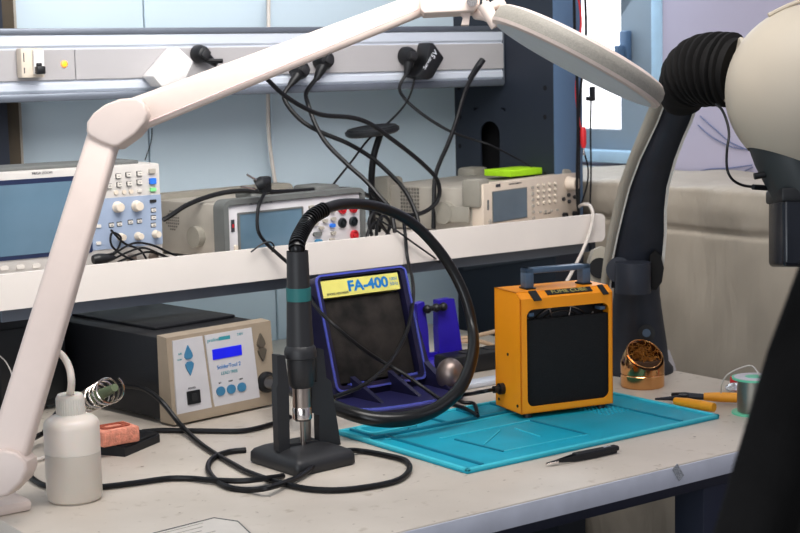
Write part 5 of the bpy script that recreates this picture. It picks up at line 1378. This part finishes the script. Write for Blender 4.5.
# little white plastic wedge behind the column
q = atz(671, 371); mb = MB().prism([(-.014, 0), (.014, 0), (.010, .012), (-.004, .040), (-.012, .042)], q.y, q.y+.02)
mb.v = [(x+q.x, y, z) for x, y, z in mb.v]
tag(mb.build('plastic_wedge', 'panelwhite'), 'small pale blue-white plastic wedge behind the microscope column', 'plastic wedge')
# paper sleeve at the front edge
pa = [atz(153, 534, .0012), atz(214, 518.5, .0012), atz(238, 522, .0012), atz(262, 545, .0012), atz(180, 566, .0012)]
mb = MB(); n = len(pa); mb.add(pa+[p+Vector((0, 0, .0006)) for p in pa], [tuple(range(n)), tuple(range(n, 2*n))]+[(i, (i+1) % n, (i+1) % n+n, i+n) for i in range(n)])
ps = thing('printed_leaflet', 'printed white leaflet lying at the very front of the bench', 'leaflet', tuple(pa[0])); Op = Vector(ps.location)
shift(mb, Op).build('sheet', 'paper', ps)
ln = MB()
for i in range(7):
    a_ = pa[0].lerp(pa[4], .06+.1*i); b_ = pa[1].lerp(pa[3], .06+.1*i); a_ = a_.lerp(b_, .08); b2 = a_.lerp(b_, .75-.08*(i % 3)); ln.tube([a_+Vector((0, 0, .0006)), b2+Vector((0, 0, .0006))], .0007, n=4, smooth=False)
shift(ln, Op).build('print_lines', 'gencase', ps)
shift(MB().tube([pa[0]+Vector((0, 0, .001)), pa[1]+Vector((0, 0, .001)), pa[2]+Vector((0, 0, .001)), pa[3]+Vector((0, 0, .001))], .0008, n=5, smooth=False), Op).build('border_line', 'rubberdark', ps)

# ================================================================== LIGHT
def area(name, loc, target, size, power, col, sy=None):
    l = bpy.data.lights.new(name, 'AREA'); l.energy = power; l.color = col; l.size = size
    if sy: l.shape = 'RECTANGLE'; l.size_y = sy
    o = bpy.data.objects.new(name, l); C.objects.link(o); o.location = loc
    o.rotation_euler = (Vector(target)-Vector(loc)).to_track_quat('-Z', 'Y').to_euler(); return o
area('window_light', (2.68, 2.95, .85), (1.4, 2.2, .1), .7, 7, (.80, .90, 1.0), .6)
area('ceiling_light', (1.3, 1.5, 1.95), (1.7, 2.75, .30), 1.6, 27, (1.0, .955, .91), .8)
area('room_light', (-1.0, .9, 1.0), (1.6, 2.8, .45), 1.4, 15, (.95, .97, 1.0), 1.2)
area('side_light', (3.0, .4, 1.1), (1.6, 2.0, .1), 1.0, 9, (.85, .92, 1.0), 1.0)  # cool area light on the right, where the wall has no opening
bl = area('panel_fill', (1.25, 1.65, 1.15), (1.65, 2.88, .20), .9, 5, (1.0, .98, .95), .5); bl.data.spread = math.radians(100)  # added fill aimed at the back panel; no lamp hangs there
area('low_left_fill', (-.5, .5, .30), (1.9, 2.85, .12), 1.0, 8, (.86, .94, 1.0), .5)  # added low fill from the left to lift the panel below the shelf
w = bpy.data.worlds.new('world'); bpy.context.scene.world = w; w.use_nodes = True
w.node_tree.nodes['Background'].inputs[0].default_value = (.86, .90, 1, 1); w.node_tree.nodes['Background'].inputs[1].default_value = .50
area('under_shelf_fill', (1.70, 2.47, .195), (1.70, 2.88, .06), 1.1, .9, (.85, .95, 1.0), .05)  # invented strip fill, brightens the back panel beneath the shelf
# ================================================================== CAMERA
cam = bpy.data.cameras.new('camera'); co_ = bpy.data.objects.new('camera', cam); C.objects.link(co_)
cam.sensor_width = 36; cam.lens = F/800*36; cam.clip_start = .02; cam.dof.use_dof = True; cam.dof.focus_distance = 2.35; cam.dof.aperture_fstop = 13
mw = ROT.to_4x4(); mw.translation = CAM; co_.matrix_world = mw
bpy.context.scene.camera = co_
sc = bpy.context.scene
sc.view_settings.view_transform = 'Standard'; sc.view_settings.look = 'None'; sc.view_settings.exposure = -0.02; sc.view_settings.gamma = 0.92
# lift everything so the floor is at z = 0 and the bench top at 0.75 m
for o in list(sc.objects):
    if o.parent is None:
        if o is co_:
            m2 = mw.copy(); m2.translation = CAM+Vector((0, 0, .75)); o.matrix_world = m2
        else: o.location.z += .75
